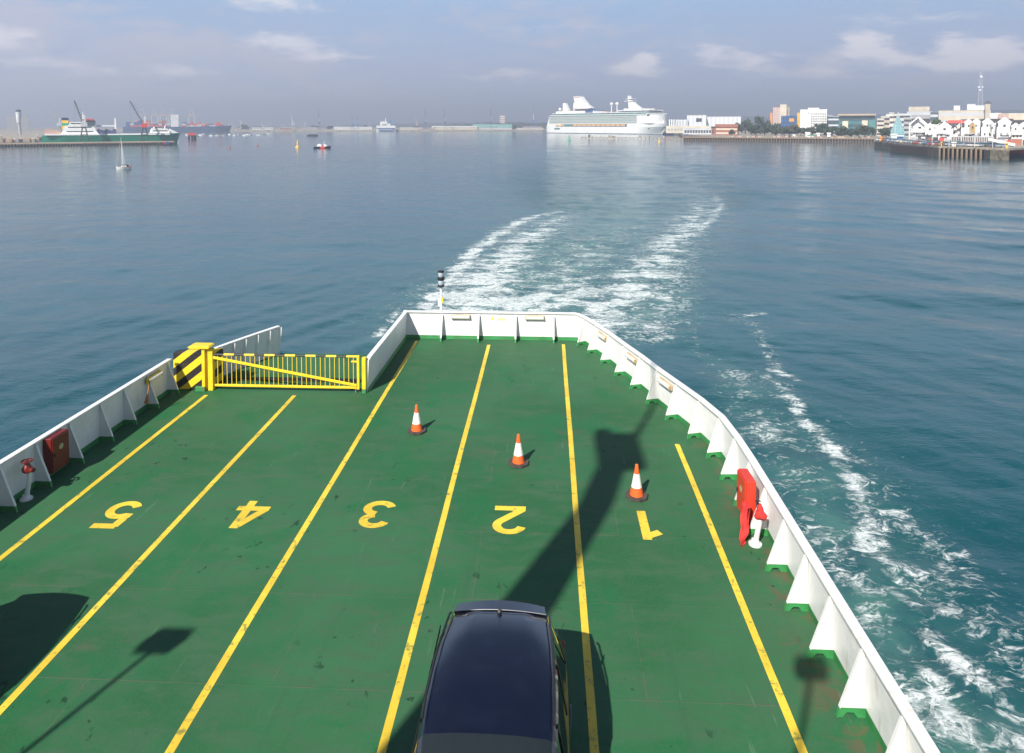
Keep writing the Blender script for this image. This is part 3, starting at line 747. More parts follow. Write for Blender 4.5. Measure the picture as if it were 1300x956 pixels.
def tree(px, D, ytop, wpx, tone, label, group, z0=LZ):
    loc, rz = frame_at(px, D, z0-.2, rt.uniform(0,6)); h = Z(px,ytop,D)-z0+.2; wd = width(px-wpx/2,px+wpx/2,D)
    e = empty('tree', loc, rz, label, 'tree', group)
    c = bpy.data.objects.new('crown', crown_data(rt.randrange(5), tone)); COL.objects.link(c); c.parent = e; c.scale = (wd/1.0, wd/1.0, h/1.02)
    t_ = bpy.data.objects.new('trunk', TRKD); COL.objects.link(t_); t_.parent = e; t_.scale = (h,h,h)
    return e

# ================================================================== cruise ship
A0 = G(693,1062); B0 = G(831,922); ax = (B0-A0); LEN = ax.length; ux = ax.normalized(); rzs = math.atan2(ux.y, ux.x)
ship = empty('cruise_ship', (A0.x,A0.y,0), rzs, 'huge white cruise ship with a winged funnel moored at the far quay', 'cruise ship')
def sx_(px):
    lo, hi = -40, LEN+40
    for _ in range(40):
        m_ = (lo+hi)/2; p = A0+ux*m_; q = p
        # bearing compare
        r_ = _ray(px,165)
        if p.x*r_[1]-p.y*r_[0] < 0: lo = m_
        else: hi = m_
    return lo
BE = 34.0
_nv = Vector((-ux.y, ux.x))
def sxc(px):
    lo, hi = -60, LEN+60
    for _ in range(40):
        m_ = (lo+hi)/2; p = A0+ux*m_+_nv*17; r_ = _ray(px,165)
        if p.x*r_[1]-p.y*r_[0] < 0: lo = m_
        else: hi = m_
    return lo
def sz_(px, py): p = A0+ux*sx_(px); return Z(px,py,p.length)
# local +y is away from the viewer; the near side lies on y=0
def hbx(s, top=False):                                    # planform: distance of the near side from the centreline
    t = min(1,max(0,(s-.84)/.16)); bow = (1-t**2.4)**.62 if top else (1-t**1.7); bow = max(bow,.012); st = 1 - max(0,(.05-s)/.05)**2*.12
    return BE/2*bow*st
def loft(levels, s0, s1, n=90):
    """levels: (z, forward shift of the stem, aft shift, top flag)"""
    mb = MB(); ring = []
    for k in range(n+1): ring.append(k/n)
    L_ = []
    for z, df, da, tp in levels:
        row = []
        for k in ring:
            s = s0+(s1-s0)*k; x = s*LEN + df*max(0,(s-.8)/.2) - da*max(0,(.12-s)/.12); row.append((x, BE/2-hbx(s,tp), z))
        for k in ring[::-1]:
            s = s0+(s1-s0)*k; x = s*LEN + df*max(0,(s-.8)/.2) - da*max(0,(.12-s)/.12); row.append((x, BE/2+hbx(s,tp), z))
        L_.append(row)
    m_ = len(L_[0]); vs = [p for r in L_ for p in r]; fs = []
    for a in range(len(L_)-1):
        for i in range(m_): fs.append((a*m_+i, a*m_+(i+1)%m_, (a+1)*m_+(i+1)%m_, (a+1)*m_+i))
    fs.append(tuple((len(L_)-1)*m_+i for i in range(m_)))
    mb.add(vs, fs); return mb
SW = W['shipwhite']
mb = loft([(-2,0,0,False),(1.0,0,0,False),(9.5,6,1,True)],0,1.0); mb.build('hull', SW, ship)
mb = loft([(9.52,6,1,True),(14.0,9,0,True)],.83,1.0,40); mb.build('forecastle', SW, ship)
mb = MB(); mb.box(LEN+1,LEN+2,BE/2-.5,BE/2+.5,13,17.5); mb.build('jackstaff', SW, ship)
mb = loft([(-1.9,.3,.3,False),(.7,.3,.3,False)],0,1.0); mb.v = [(x,y+(-.12 if y < BE/2 else .12),z) for x,y,z in mb.v]; mb.build('boot_topping', W['navyhull'], ship)
xa, xb = sx_(703), sx_(818)
mb = MB(); mb.box(LEN*.02,LEN*.80,1.5,BE-1.5,9.52,13.0); mb.build('promenade_deck', W['win'], ship)
mb = MB(); mb.box(LEN*.02,LEN*.84,.1,BE-.1,13.02,14.0); mb.box(LEN*.02,sx_(712),.0,BE,9.53,13.0); mb.box(sx_(796),LEN*.84,.0,BE,9.53,13.0); mb.build('promenade_bulkhead', SW, ship)
lb0 = None; k = 0
x_ = sx_(706)
while x_ < sx_(792):
    if sx_(713) < x_ < sx_(727): x_ += 8.6; continue
    if lb0 is None:
        mb = MB(); vs=[]; fs=[]
        prf = [(-3.9,.2),(-3.6,.75),(-2.4,1.15),(2.4,1.15),(3.6,.75),(3.9,.2)]
        for z, kk_ in ((0,.55),(.9,1.0),(1.5,1.0),(2.3,.55)):
            for a_, b_ in prf: vs.append((a_*(.9+.1*kk_), -b_*kk_, z))
            for a_, b_ in prf[::-1]: vs.append((a_*(.9+.1*kk_), b_*kk_, z))
        for r_ in range(3):
            for i in range(12): fs.append((r_*12+i, r_*12+(i+1)%12, (r_+1)*12+(i+1)%12, (r_+1)*12+i))
        fs.append(tuple(36+i for i in range(12))); mb.add(vs, fs); mb.m = [0 if i//12 < 1 else 1 for i in range(len(mb.f))]
        lb0 = mb.build('lifeboat', [SW, W['lifeboat']], ship)
        o = lb0
    else: o = lb0.copy(); COL.objects.link(o)
    o.location = (x_+4,-.2,10.2); x_ += 9.0
mb = MB(); mb.box(sx_(714),sx_(726),.6,2,10,12.9); mb.build('glazed_foyer', W['tealw'], ship)
mb = MB(); mb.box(sx_(704),sx_(711),-.1,1,5.2,7.6); mb.build('mooring_opening', W['teal'], ship)
# accommodation block with balcony tiers, rounded white front
mb = MB(); mb.box(LEN*.035,sx_(809),.3,BE-.3,14.02,25.2); mb.build('balcony_block', W['balc'], ship)
for k in range(6):
    mb = MB(); z = 14.02+2.2*k*.98; mb.box(LEN*.03,sx_(809)-.5,-.25,BE+.25,z,z+.42); mb.build('deck_edge', SW, ship)
xF, xN = sx_(822), sxc(842.5)
for k in range(6):
    z0_ = 14.02+1.87*k; sh = .12*k**1.5; mb = MB()
    pl_ = [(sx_(808.5),.2),(xF-sh,.2)]
    for i in range(1,13):
        a = math.pi/2*i/12; pl_.append((xF-sh+(xN-xF)*math.sin(a), BE/2-(BE/2-.2)*math.cos(a)))
    pl_ += [(x,BE-y) for x,y in pl_[::-1][1:]]
    mb.prism(pl_, z0_, z0_+1.84); mb.build('forward_superstructure', SW, ship)
mb = MB(); mb.prof([(LEN*.035,9.5),(LEN*.0+1.5,9.5),(LEN*.022,17),(LEN*.04,25.2)],'y',.4,BE-.4); mb.v=[(x,y,z) for x,y,z in mb.v]; mb.build('stern_terraces', SW, ship)
mb = MB(); mb.box(sx_(699),sx_(820),-.8,BE+.8,25.22,26.1); mb.build('lido_deck', SW, ship)
mb = MB(); mb.box(sx_(702),sx_(821),1,BE-1,26.12,28.0); mb.build('lido_glazing', W['tealw'], ship)
mb = MB(); mb.box(sx_(701),sx_(822),-.2,BE+.2,28.02,28.8); mb.build('sun_deck', SW, ship)
for a_, b_, z0_, z1_, nm, mt in ((704,752,28.82,31.6,'sports_deck','shipwhite'),(706,748,31.62,32.1,'deck_house','pink'),(741,751,28.9,32.8,'lounge_glazing','blue'),(788,820,28.82,30.6,'observation_glazing','glass'),(782,823,30.62,31.4,'observation_roof','shipwhite'),(790,812,31.42,33.6,'radar_deck','shipwhite'),(762,768,28.82,30.4,'pool_house','pink')):
    mb = MB(); mb.box(sx_(a_),sx_(b_),3,BE-3,z0_,z1_); mb.build(nm, W[mt], ship)
mb = MB(); mb.box(sx_(822),sx_(822)+3.5,-2.5,BE+2.5,25.5,26.9); mb.build('bridge_wing', SW, ship, bevel=.4)
c = sxc(742); mb = MB(); mb.lathe([(8,33.0),(17,34.4),(17.5,35.3),(10,36.3)],28,(c,BE/2,0)); mb.build('sky_lounge', SW, ship, smooth=True)
mb = MB(); mb.lathe([(8,32.2),(14,34.0)],28,(c,BE/2-.0,0)); mb.build('lounge_windows', W['win'], ship)
mb = MB(); mb.prof([(sxc(733),36),(sxc(732),46),(sxc(730.5),53.0),(sxc(738.5),53.0),(sxc(741),48),(sxc(747),40),(sxc(753),36)],'y',BE/2-5,BE/2+5); mb.build('funnel', SW, ship, bevel=.8)
mb = MB(); mb.box(sxc(731.6),sxc(739),BE/2-5.1,BE/2+5.1,50.6,52.4); mb.build('funnel_band', W['pink'], ship)
mb = MB(); mb.tube([(sxc(729),BE/2,33),(sxc(729),BE/2,44)],[1.6,1.2],10); mb.build('exhaust_pipe', SW, ship)
mb = MB(); mb.prof([(sxc(716),32),(sxc(716.3),44),(sxc(718.5),44),(sxc(723),32)],'y',BE/2-3,BE/2+3); mb.build('climbing_wall', SW, ship, bevel=.4)
for px, z in ((713.5,34.5),(779,40),(786,40)):
    mb = MB(); mb.lathe([(.6,28.8),(.6,z-2.0),(1.8,z-1.2),(2.5,z+.6),(1.8,z+2.2),(.5,z+2.8)],14,(sxc(px),BE/2-4,0)); mb.build('satellite_dome', SW, ship, smooth=True)
mb = MB(); mb.prof([(sxc(800),33.6),(sxc(799),42),(sxc(798.6),51),(sxc(799.6),51),(sxc(801),45),(sxc(804),44.5),(sxc(807),40),(sxc(812),36),(sxc(815),33.6)],'y',BE/2-2.5,BE/2+2.5); mb.build('foremast', SW, ship)
for a_, b_, z in ((795,806,43.5),(797,805,46.5)):
    mb = MB(); mb.box(sxc(a_),sxc(b_),BE/2-4,BE/2+4,z,z+.6); mb.build('radar_platform', SW, ship)
for px, py in ((821,157.5),(822,160.5),(821,163)):
    mb = MB(); yo = BE/2-hbx(sx_(px)/LEN, True); mb.box(sx_(px)-2,sx_(px)+2,yo-.35,yo+.8,sz_(px,py)-.5,sz_(px,py)+.5); mb.build('hawse_opening', W['win'], ship)

# ================================================================== simple hull for small craft / ships
def hull_mb(L_, B_, H_, sheer=.3, stem=.12, fine=.55, n=16, z0=-.4):
    mb = MB(); rows = []
    for zf in (0, .45, 1):
        r = []
        for k in range(n+1):
            s = k/n; wd = B_/2*(1-max(0,(s-fine)/(1-fine))**2)*(.80+.2*min(1,s/.15))*(.72+.28*zf)
            x = -L_/2 + L_*s + stem*L_*zf*max(0,(s-fine)/(1-fine)); z = z0 + (H_-z0)*zf + sheer*zf*max(0,(s-.5)*2)**2
            r.append((x, wd, z))
        rows.append(r)
    vs = []
    for r in rows: vs += [(x,-w_,z) for x,w_,z in r] + [(x,w_,z) for x,w_,z in r[::-1]]
    m_ = 2*(n+1); fs = [(a*m_+i, a*m_+(i+1)%m_, (a+1)*m_+(i+1)%m_, (a+1)*m_+i) for a in range(2) for i in range(m_)]
    for i in range(n): fs.append((2*m_+i, 2*m_+i+1, 2*m_+m_-2-i, 2*m_+m_-1-i))
    mb.add(vs, fs); return mb

# green cargo ship behind the fendered jetty
DS = 520
loc, rz = frame_at(140, DS, 0); Lg = width(52,228,DS)
gs = empty('cargo_ship', loc, rz, 'green hulled roll on cargo ship with white upperworks and a yellow banded funnel', 'ship')
gx = lambda px: (px-140)*Lg/176
hull_mb(Lg*.97, 17, 5.5, 1.0, .03, .86, 30, -1).build('hull', W['shipgreen'], gs)
mb = MB(); mb.box(gx(184),gx(222),-6.5,6.5,5.5,6.4); mb.build('fore_bulwark', W['shipgreend'], gs)
mb = MB(); mb.box(gx(58),gx(215),-8.56,8.56,5.45,6.2); mb.build('white_rail', W['shipwhite'], gs)
for a_, b_, z0_, z1_ in ((77,123,6.22,9.0),(80,120,9.02,11.4),(86,106,11.42,13.6),(189,216,6.42,9.4),(193,205,9.42,10.6)):
    mb = MB(); mb.prof([(gx(a_),z0_),(gx(b_),z0_),(gx(b_)-(1.8 if b_ != 106 else .2),z1_),(gx(a_)+1.2,z1_)],'y',-7,7); mb.build('deckhouse' if a_ < 150 else 'forecastle_house', W['shipwhite'], gs)
    for q in range(1): window_obj(gs, (gx(a_)+gx(b_))/2, z0_+(z1_-z0_)*.45, (gx(b_)-gx(a_))*.7, .55, W['win'], 'window_band', y=-7.05)
mb = MB(); mb.prof([(gx(214),6.4),(gx(228),6.4),(gx(216),9.2)],'y',-4,4); mb.build('breakwater', W['shipwhite'], gs)
for z0_, z1_, mt in ((9.2,11.2,'yellow'),(11.22,12.9,'shipgreen'),(12.92,14.6,'yellow'),(14.62,16.2,'navyhull')):
    mb = MB(); mb.box(gx(78),gx(86),-3,3,z0_,z1_); mb.build('funnel', W[mt], gs)
mb = MB(); mb.box(gx(108),gx(119),-7.5,7.5,11.42,14.6); mb.build('bridge', W['glass'], gs)
mb = MB(); mb.box(gx(104),gx(117),-8,8,14.62,15.5); mb.build('bridge_roof', W['red'], gs)
mb = MB(); mb.prof([(gx(143),6.2),(gx(145.6),6.2),(gx(144.8),16),(gx(143.2),16)],'y',-1.2,1.2); mb.build('ventilator_post', W['shipwhite'], gs)
mb = MB(); mb.box(gx(120),gx(144),-1,1,10.8,11.6); mb.build('gantry_beam', W['shipwhite'], gs)
mb = MB()
for q in range(7): mb.box(gx(121)+q*Lg/176*3.3,gx(121)+q*Lg/176*3.3+1.6,-6,6,6.22,9.2-(q%3)*.5)
mb.build('trailer_load', dmat('blue_tarpaulin',(.05,.07,.17)), gs)
mb = MB(); mb.prof([(gx(56),6.2),(gx(78),6.2),(gx(76),7.6),(gx(64),9.4),(gx(58),9.0)],'y',-6,6); mb.build('stern_ramp', W['pink'], gs)
mb = MB(); mb.tube([(gx(209),0,9.2),(gx(211),0,12.5)],[.35,.12],6); mb.build('foremast', W['shipwhite'], gs)
mb = MB(); mb.tube([(gx(104),0,13.6),(gx(104),0,20)],[.5,.2],6); mb.build('mainmast', W['shipwhite'], gs)

# fendered jetty on the left
e = empty('jetty', (0,0,0), 0, 'long low quay wall with dark tyre fenders in front of the green ship', 'jetty')
a = G(-130,470); b_ = G(219,478); d_ = (b_-a); Lj = d_.length; e.location = (a.x,a.y,0); e.rotation_euler.z = math.atan2(d_.y,d_.x)
mb = MB(); mb.box(0,Lj,0,9,.9,1.9); mb.build('deck_slab', W['tanroof'], e)
mb = MB(); mb.box(0,Lj,1.5,8,-3,.88); mb.build('quay_wall', W['pile'], e)
f0 = None; nF = 62
for k in range(nF):
    if f0 is None:
        mb = MB(); mb.tube([(0,-.5,-.6),(0,-.5,1.3)], .62, 10); f0 = mb.build('fender', W['pile'], e, smooth=True); o = f0
    else: o = f0.copy(); COL.objects.link(o)
    o.location = (Lj*.30+(Lj*.70-1)*k/(nF-1),0,0)
# stacked goods on the quay left of the ship
rq = random.Random(5)
cols_ = ['white','brown','tanroof','pink','orange','lgrey','white','yellow']
for k in range(17):
    px = -2+2.9*k; D = 486+rq.uniform(0,3); loc, rz = frame_at(px, D, 1.92); h = rq.choice((2.4,2.6,4.9,2.4))*.85
    e2 = empty('cargo_container', loc, rz, None, None)
    mt = cols_[(k*5)%8]; mb = MB(); mb.box(-.72,.72,0,5,0,h); mb.build('container_body', W[mt], e2)
    mb = MB(); mb.box(-.60,.60,-.06,-.01,.15,h-.15); mb.build('end_door', W['grey' if k%2 else 'tanroof'], e2)
    nm = {'white':'white','brown':'brown','tanroof':'tan','pink':'pinkish','orange':'orange','lgrey':'pale grey','yellow':'yellow'}[mt]
    tag(e2, '%s cargo box standing on the quay left of the green ship' % nm, 'container', 'cargo boxes on the left quay')
# mobile harbour cranes
def jib_crane(px, D, tip, foot_y, label, mat='dark', cab=None, z0=1.9, wj=.9, house=True):
    loc, rz = frame_at(px, D, z0); e = empty('harbour_crane', loc, rz, label, 'crane')
    k = width(px,px+1,D); ht = Z(px,foot_y,D)-z0
    mb = MB(); s = 2.2
    for i, j in ((-s,-s),(s,-s),(s,s),(-s,s)): mb.bar((i,j,0),(i*.35,j*.35,ht*.55),.5)
    for z in (.25,.5): 
        for i, j in ((-s,-s),(s,-s)): mb.bar((i*(1-z),j,ht*z),(-i*(1-z),j,ht*z),.3)
    mb.build('portal_legs', W[mat], e)
    mb = MB(); mb.box(-1.6,1.8,-1.3,1.3,ht*.55,ht*.55+2.6); mb.build('machine_house', W[cab or 'lgrey'], e)
    mb = MB(); mb.bar((.4,0,ht*.55+2.6),(.4,0,ht),1.1); mb.build('tower', W['lgrey'], e)
    tx = (tip[0]-px)*k; tz = Z(tip[0],tip[1],D)-z0; p0 = Vector((0,0,ht*.62)); p1 = Vector((tx,0,tz)); u = (p1-p0); Lb = u.length; u.normalize(); v = Vector((-u.z,0,u.x))
    mb = MB()
    for sgn in (-1,1):
        for yy in (-.5,.5): mb.bar(p0+v*sgn*wj*.5+Vector((0,yy*wj,0)), p1+v*sgn*.15+Vector((0,yy*.3,0)), .26)
    nb = int(Lb/1.6)
    for q in range(nb):
        a1 = q/nb; a2 = (q+1)/nb; s1 = (wj*.5)*(1-a1)+.15*a1; s2 = (wj*.5)*(1-a2)+.15*a2
        mb.bar(p0+u*Lb*a1+v*s1*(1 if q%2 else -1), p0+u*Lb*a2-v*s2*(1 if q%2 else -1), .18)
    mb.build('jib', W[mat], e)
    mb = MB(); mb.bar((.4,0,ht),p1,.09); mb.bar(p1,(p1.x,0,ht*.35),.06); mb.build('hoist_ropes', W[mat], e)
    return e
jib_crane(104,505,(92.5,127.5),146,'dark lattice jib crane rising above the funnel end of the green ship')
jib_crane(181,505,(163.5,128),148,'tall lattice jib crane with a red cab beside the bow of the green ship',cab='red')
jib_crane(73,700,(67,139),150,'faint hazy jib crane behind the stern of the green ship',mat='grey',z0=LZ)
# control tower and grey shed
loc, rz = frame_at(22, 820, 1); e = empty('control_tower', loc, rz, 'pale round port control tower with a wider glazed top at the far left', 'tower')
k = Z(22,139,820)-1
mb = MB(); mb.tube([(1.2,0,0),(.2,0,k*.55)],[1.1,1.3],12); mb.build('shaft', W['grey'], e, smooth=True)
mb = MB(); mb.lathe([(1.5,k*.5),(2.0,k*.72),(2.3,k*.86),(2.3,k*.90)],16); mb.build('flared_head', W['lgrey'], e, smooth=True)
mb = MB(); mb.lathe([(2.2,k*.905),(2.1,k*.985),(1.0,k)],16); mb.build('glazed_cab', W['glass'], e)
bld('warehouse','dim grey warehouse behind the pale control tower',8,36,146.5,1550,40,'grey',rows=2,band=True,win='grey',cat='warehouse',z0=0)
# land spit carrying warehouse
mb = MB(); mb.prism([G(-400,560),G(45,600),G(60,900),G(130,1500),G(130,1750),G(-500,1750)], -3, LZ-.5); tag(mb.build('quay_ground', W['gravel']), kind='structure')

# container gantry cranes, container ship
gc0 = None
for k, px in enumerate((180.5,196,207,217.5,243)):
    D = 2000; loc, rz = frame_at(px, D, LZ)
    if gc0 is None:
        gc = gc0 = empty('gantry_crane', loc, rz); zt = Z(px,147,D)-LZ; zb = Z(px,137,D)-LZ; s = width(px-4,px+4,D)/2
        mb = MB()
        for x in (-s,s):
            for y in (-8,8): mb.bar((x,y,0),(x,y,zt),1.6)
        for y in (-8,8): mb.bar((-s,y,zt*.45),(s,y,zt*.45),1.3)
        mb.build('portal_frame', W['lgrey'], gc0)
        mb = MB(); mb.box(-s-1.5,s+1.5,-9,9,zt,zt+3.6); mb.build('machine_house', W['pink'], gc0)
        mb = MB()
        for x in (-s*.55,s*.55): mb.bar((x,-6,zt+3.6),(x*.9,-9,zb),1.2); mb.bar((x,6,zt+3.6),(x*.9,-8,zb-5),.5)
        mb.build('raised_boom', W['lgrey'], gc0)
    else:
        gc = copy_tree(gc0); gc.location = loc; gc.rotation_euler.z = rz
    tag(gc, ('hazy white container gantry crane with raised boom behind the second jib crane','hazy white gantry crane, leftmost of the close set of three','hazy white gantry crane, middle of the close set of three','hazy white gantry crane, rightmost of the close set of three','hazy white gantry crane standing alone at the right of the container port')[k], 'gantry crane', 'container gantry cranes')
loc, rz = frame_at(252, 1385, 0); Lc = width(150,292,1385); e = empty('container_ship', (G(225,1385).x,G(225,1385).y,0), rz, 'long blue container ship stacked with mixed red and blue boxes', 'ship')
hull_mb(Lc*.95,28,9,2,.03,.85,24,-1).build('hull', dmat('hazy_blue_hull',(.05,.12,.25)), e)
mb = MB(); mb.box(Lc*-.06,Lc*.01,-12,12,9,30); mb.build('bridge_house', W['white'], e)
rc = random.Random(9); CB = {}
xk = -Lc*.45
while xk < Lc*.42:
    if not (-Lc*.08 < xk < Lc*.02):
        for lv_ in range(rc.randrange(2,5 if xk < 0 else 4)):
            c = rc.choice(('red','red','blue','pink','blue','brick','lgrey'))
            if c not in CB: mb = MB(); mb.box(0,5.6,-12,12,0,2.6); o = mb.build('container_stack', W[c], e); CB[c] = o
            else: o = CB[c].copy(); COL.objects.link(o)
            o.location = (xk,0,9.02+lv_*2.7)
    xk += 6.2
# red pontoon dolphin
loc, rz = frame_at(243, 640, 0); e = empty('mooring_dolphin', loc, rz, 'low red topped mooring platform on dark legs right of the green ship bow', 'mooring platform')
k = width(0,1,640)
mb = MB(); mb.box(-8*k,5*k,-3,3,3.4,5.4); mb.build('platform', W['red'], e)
mb = MB(); mb.box(-12*k,-7*k,-2,2,2.6,4.6); mb.build('walkway', W['lgrey'], e)
for x in (-6,-1,2.5,4.5):
    mb = MB(); mb.tube([(x*k,0,-2),(x*k,0,3.39)],.7,8); mb.build('leg', W['pile'], e)

# moored white yachts
yb = None
spots = [(253,171.8),(257,170.6),(266.5,172.4),(275,172.2),(283,172.4),(290,171),(296,172.2),(303,171.2),(309,172.0),(313,171),(317,171.6),(327.5,172),(334,170.6),(340,170.2),(248,173)]
for k, (px, py) in enumerate(spots):
    D = math.hypot(*un(px,py,0)); loc, rz = frame_at(px, D, 0)
    if yb is None:
        yb = empty('moored_yacht', loc, rz)
        hull_mb(8.6,2.6,1.3,.3,.06,.5,12,-.3).build('hull', W['shipwhite'], yb)
        mb = MB(); mb.prof([(-2.4,1.3),(2.2,1.3),(1.2,2.0),(-2.2,2.1)],'y',-.8,.8); mb.build('cabin', W['lgrey'], yb, bevel=.08)
        mb = MB(); mb.tube([(.6,0,1.3),(.6,0,9.5)],.07,6); mb.build('mast', W['lgrey'], yb)
        o = yb
    else: o = copy_tree(yb)
    o.location = loc; o.scale = (.52,)*3; o.rotation_euler.z = rz + rt.uniform(-1.1,1.1) + (math.pi if k%3 == 0 else 0)
    tag(o, 'tiny white moored yacht in the far row off the container ship bow', 'yacht', 'moored white yachts')
# buoys
def buoy(px, py, kind, label, scl=1.0):
    D = math.hypot(*un(px,py,0)); loc, rz = frame_at(px, D, 0); e = empty('buoy', loc, rz, label, 'buoy')
    mt = W[kind]
    mb = MB(); mb.lathe([(.9*scl,-.3),(1.0*scl,.1),(.85*scl,.5),(.3*scl,.7)],14); mb.build('float', mt, e, smooth=True)
    mb = MB(); mb.lathe([(.42*scl,.65*scl),(.30*scl,2.2*scl),(.12*scl,3.2*scl)],10); mb.build('topmark', mt, e, smooth=True)
    return e
buoy(376,187,'yellow','tall yellow marker buoy between the moored yachts and the workboat',1.25)
buoy(838,180.2,'yellow','small yellow buoy floating off the timber jetty below the liner bow',1.0)
buoy(723,178.4,'buoygreen','green buoy floating in front of the cruise ship stern',1.3)
buoy(289,188.6,'buoyred','dull red buoy on open water, left of two small ones',.5)
buoy(325,185.3,'buoyred','dull red buoy on open water, right of two small ones',.5)
buoy(193,184.6,'pile','small dark buoy just under the bow of the green ship',.6)
# workboat
D = math.hypot(*un(407,188.5,0)); loc, rz = frame_at(407, D, 0); e = empty('workboat', loc, rz+.1, 'small dark hulled workboat with a red side panel and white wheelhouse', 'boat')
hull_mb(8.2,2.8,.95,.35,.04,.6,14,-.3).build('hull', W['navyhull'], e)
mb = MB(); mb.box(-.9,1.3,-1.43,-1.36,.1,.95); mb.build('side_panel', W['red'], e)
mb = MB(); mb.prof([(-2.4,.95),(-.2,.95),(-.3,2.1),(-1.6,2.3),(-2.3,1.6)],'y',-.9,.9); mb.build('wheelhouse', W['shipwhite'], e, bevel=.08)
mb = MB(); mb.box(.7,2.2,-.8,.8,.95,1.9); mb.build('engine_casing', W['shipwhite'], e, bevel=.08)
mb = MB(); mb.tube([(1.1,0,1.9),(1.1,0,3.6)],.12,6); mb.build('mast', W['shipwhite'], e)
mb = MB(); mb.box(-.2,.7,-.8,.8,.95,1.7); mb.build('hatch', W['red'], e)
loc, rz = frame_at(395.5, math.hypot(*un(395.5,172.8,0)), 0); e = empty('barge', loc, rz, 'low dark flat barge on the far water behind the workboat', 'barge')
hull_mb(11,4,1.5,.1,.05,.7,12,-.3).build('hull', W['dark'], e); mb = MB(); mb.box(-3,4,-1.6,1.6,1.5,2.1); mb.build('cargo_hatch', W['dark'], e)
# sailing yacht
D = math.hypot(*un(150,215,0)); loc, rz = frame_at(150, D, 0); e = empty('sailing_yacht', loc, rz+math.pi+.30, 'cream sailing yacht with a slack white sail and a red dinghy at its stern', 'yacht')
e.scale = (.62,.8,.93)
hull_mb(5.4,1.8,.62,.2,.05,.45,14,-.25).build('hull', W['white'], e)
mb = MB(); mb.prof([(-1.3,.6),(1.1,.6),(.6,1.0),(-1.1,1.05)],'y',-.5,.5); mb.build('cabin', W['cream'], e, bevel=.06)
mb = MB(); mb.prof([(-1.8,.62),(-1.0,.62),(-1.05,1.35),(-1.7,1.25)],'y',-.55,.55); mb.build('sprayhood', W['navyhull'], e, bevel=.06)
mb = MB(); mb.tube([(.7,0,.6),(.7,0,9.2)],.05,8); mb.tube([(.7,0,1.3),(-1.6,0,1.35)],.05,8); mb.build('mast', W['lgrey'], e)
mb = MB(); sv = [(.62,0,1.4),(.1,.10,1.42),(-.9,.12,1.5),(.62,0,8.4),(.5,.08,5.0),(.05,.14,4.6)]
mb.add(sv+[(x,y+.03,z) for x,y,z in sv],[(0,1,4),(1,2,5),(1,5,4),(4,5,3),(0,4,3),(6,10,7),(7,11,8),(7,10,11),(10,9,11),(6,9,10),(2,8,11,5),(5,11,9,3),(0,6,7,1),(1,7,8,2)]); mb.build('mainsail', W['lgrey'], e)
mb = MB(); mb.tube([(2.7,0,.8),(.75,0,9.0)],[.09,.03],8); mb.build('furled_jib', W['pink'], e)
mb = MB(); mb.box(-2.7,-2.3,-.7,.7,.55,1.0); mb.build('ensign_cover', W['red'], e, bevel=.1)
# blue canopied launch
D = math.hypot(*un(209,184.5,0)); loc, rz = frame_at(209, D, 0); e = empty('launch', loc, rz, 'small dark launch with a blue canopy below the bow of the green ship', 'boat')
hull_mb(5.6,1.8,.7,.2,.05,.6,12,-.25).build('hull', W['dark'], e)
mb = MB(); mb.prof([(-.8,.7),(1.6,.7),(1.3,2.0),(-.4,2.2)],'y',-.7,.7); mb.build('canopy', W['blue'], e, bevel=.1)
mb = MB(); mb.box(-1.3,-.85,-.4,.4,.7,2.3); mb.build('helmsman_shelter', W['red'], e, bevel=.1)

# ---- far shore (middle)
FS = [('shed','low pinkish shed at the far shore right of the container ship',300,317,164.0,1440,'pink'),('shed','low white shed among the far cranes',320,346,162.0,1440,'white'),
      ('shed','dull red shed left of the tall dark crane',355,373,161.3,1430,'brick'),('shed','grey shed beside the tall dark crane',383,402,161.2,1430,'grey'),
      ('shed','long white roofed shed left of the blue and white ferry',424,472,161.0,1440,'white'),('shed','white shed right of the blue and white ferry',508,535,162.0,1430,'cream'),
      ('shed','low pinkish shed between the thin dark cranes',532,552,163.2,1425,'pink'),('shed','cream topped end of the long dock shed',548,606,160.0,1430,'cream'),
      ('shed','pale green roofed dock shed on the far shore',600,650,157.8,1450,'greenroof'),('shed','low cream shed beside the tall blue crane',655,690,162.6,1425,'cream'),
      ('shed','small reddish store behind the blue crane',664,688,160.6,1500,'pink')]
for nm, lab, a_, b_, yt, D, mt in FS:
    rf = 'greenroof' if mt in ('greenroof',) else ('white' if mt in ('cream','white') else 'grey')
    bld(nm, lab, a_, b_, yt, D, 34, {'greenroof':'lgrey'}.get(mt,mt), rh=(Z(a_,yt,D)-LZ)*(.62 if mt=='greenroof' else .3), roof=rf, rows=1, cols=max(3,int((b_-a_)/4)), fr=(.5,.4), cat='shed', win='grey')
bld('tower_block','small white and pinkish tower block on the far wooded ridge',634.5,641,146.3,1900,20,'pink',rows=6,band=True,fr=(.5,.4),cat='tower block',win='white')
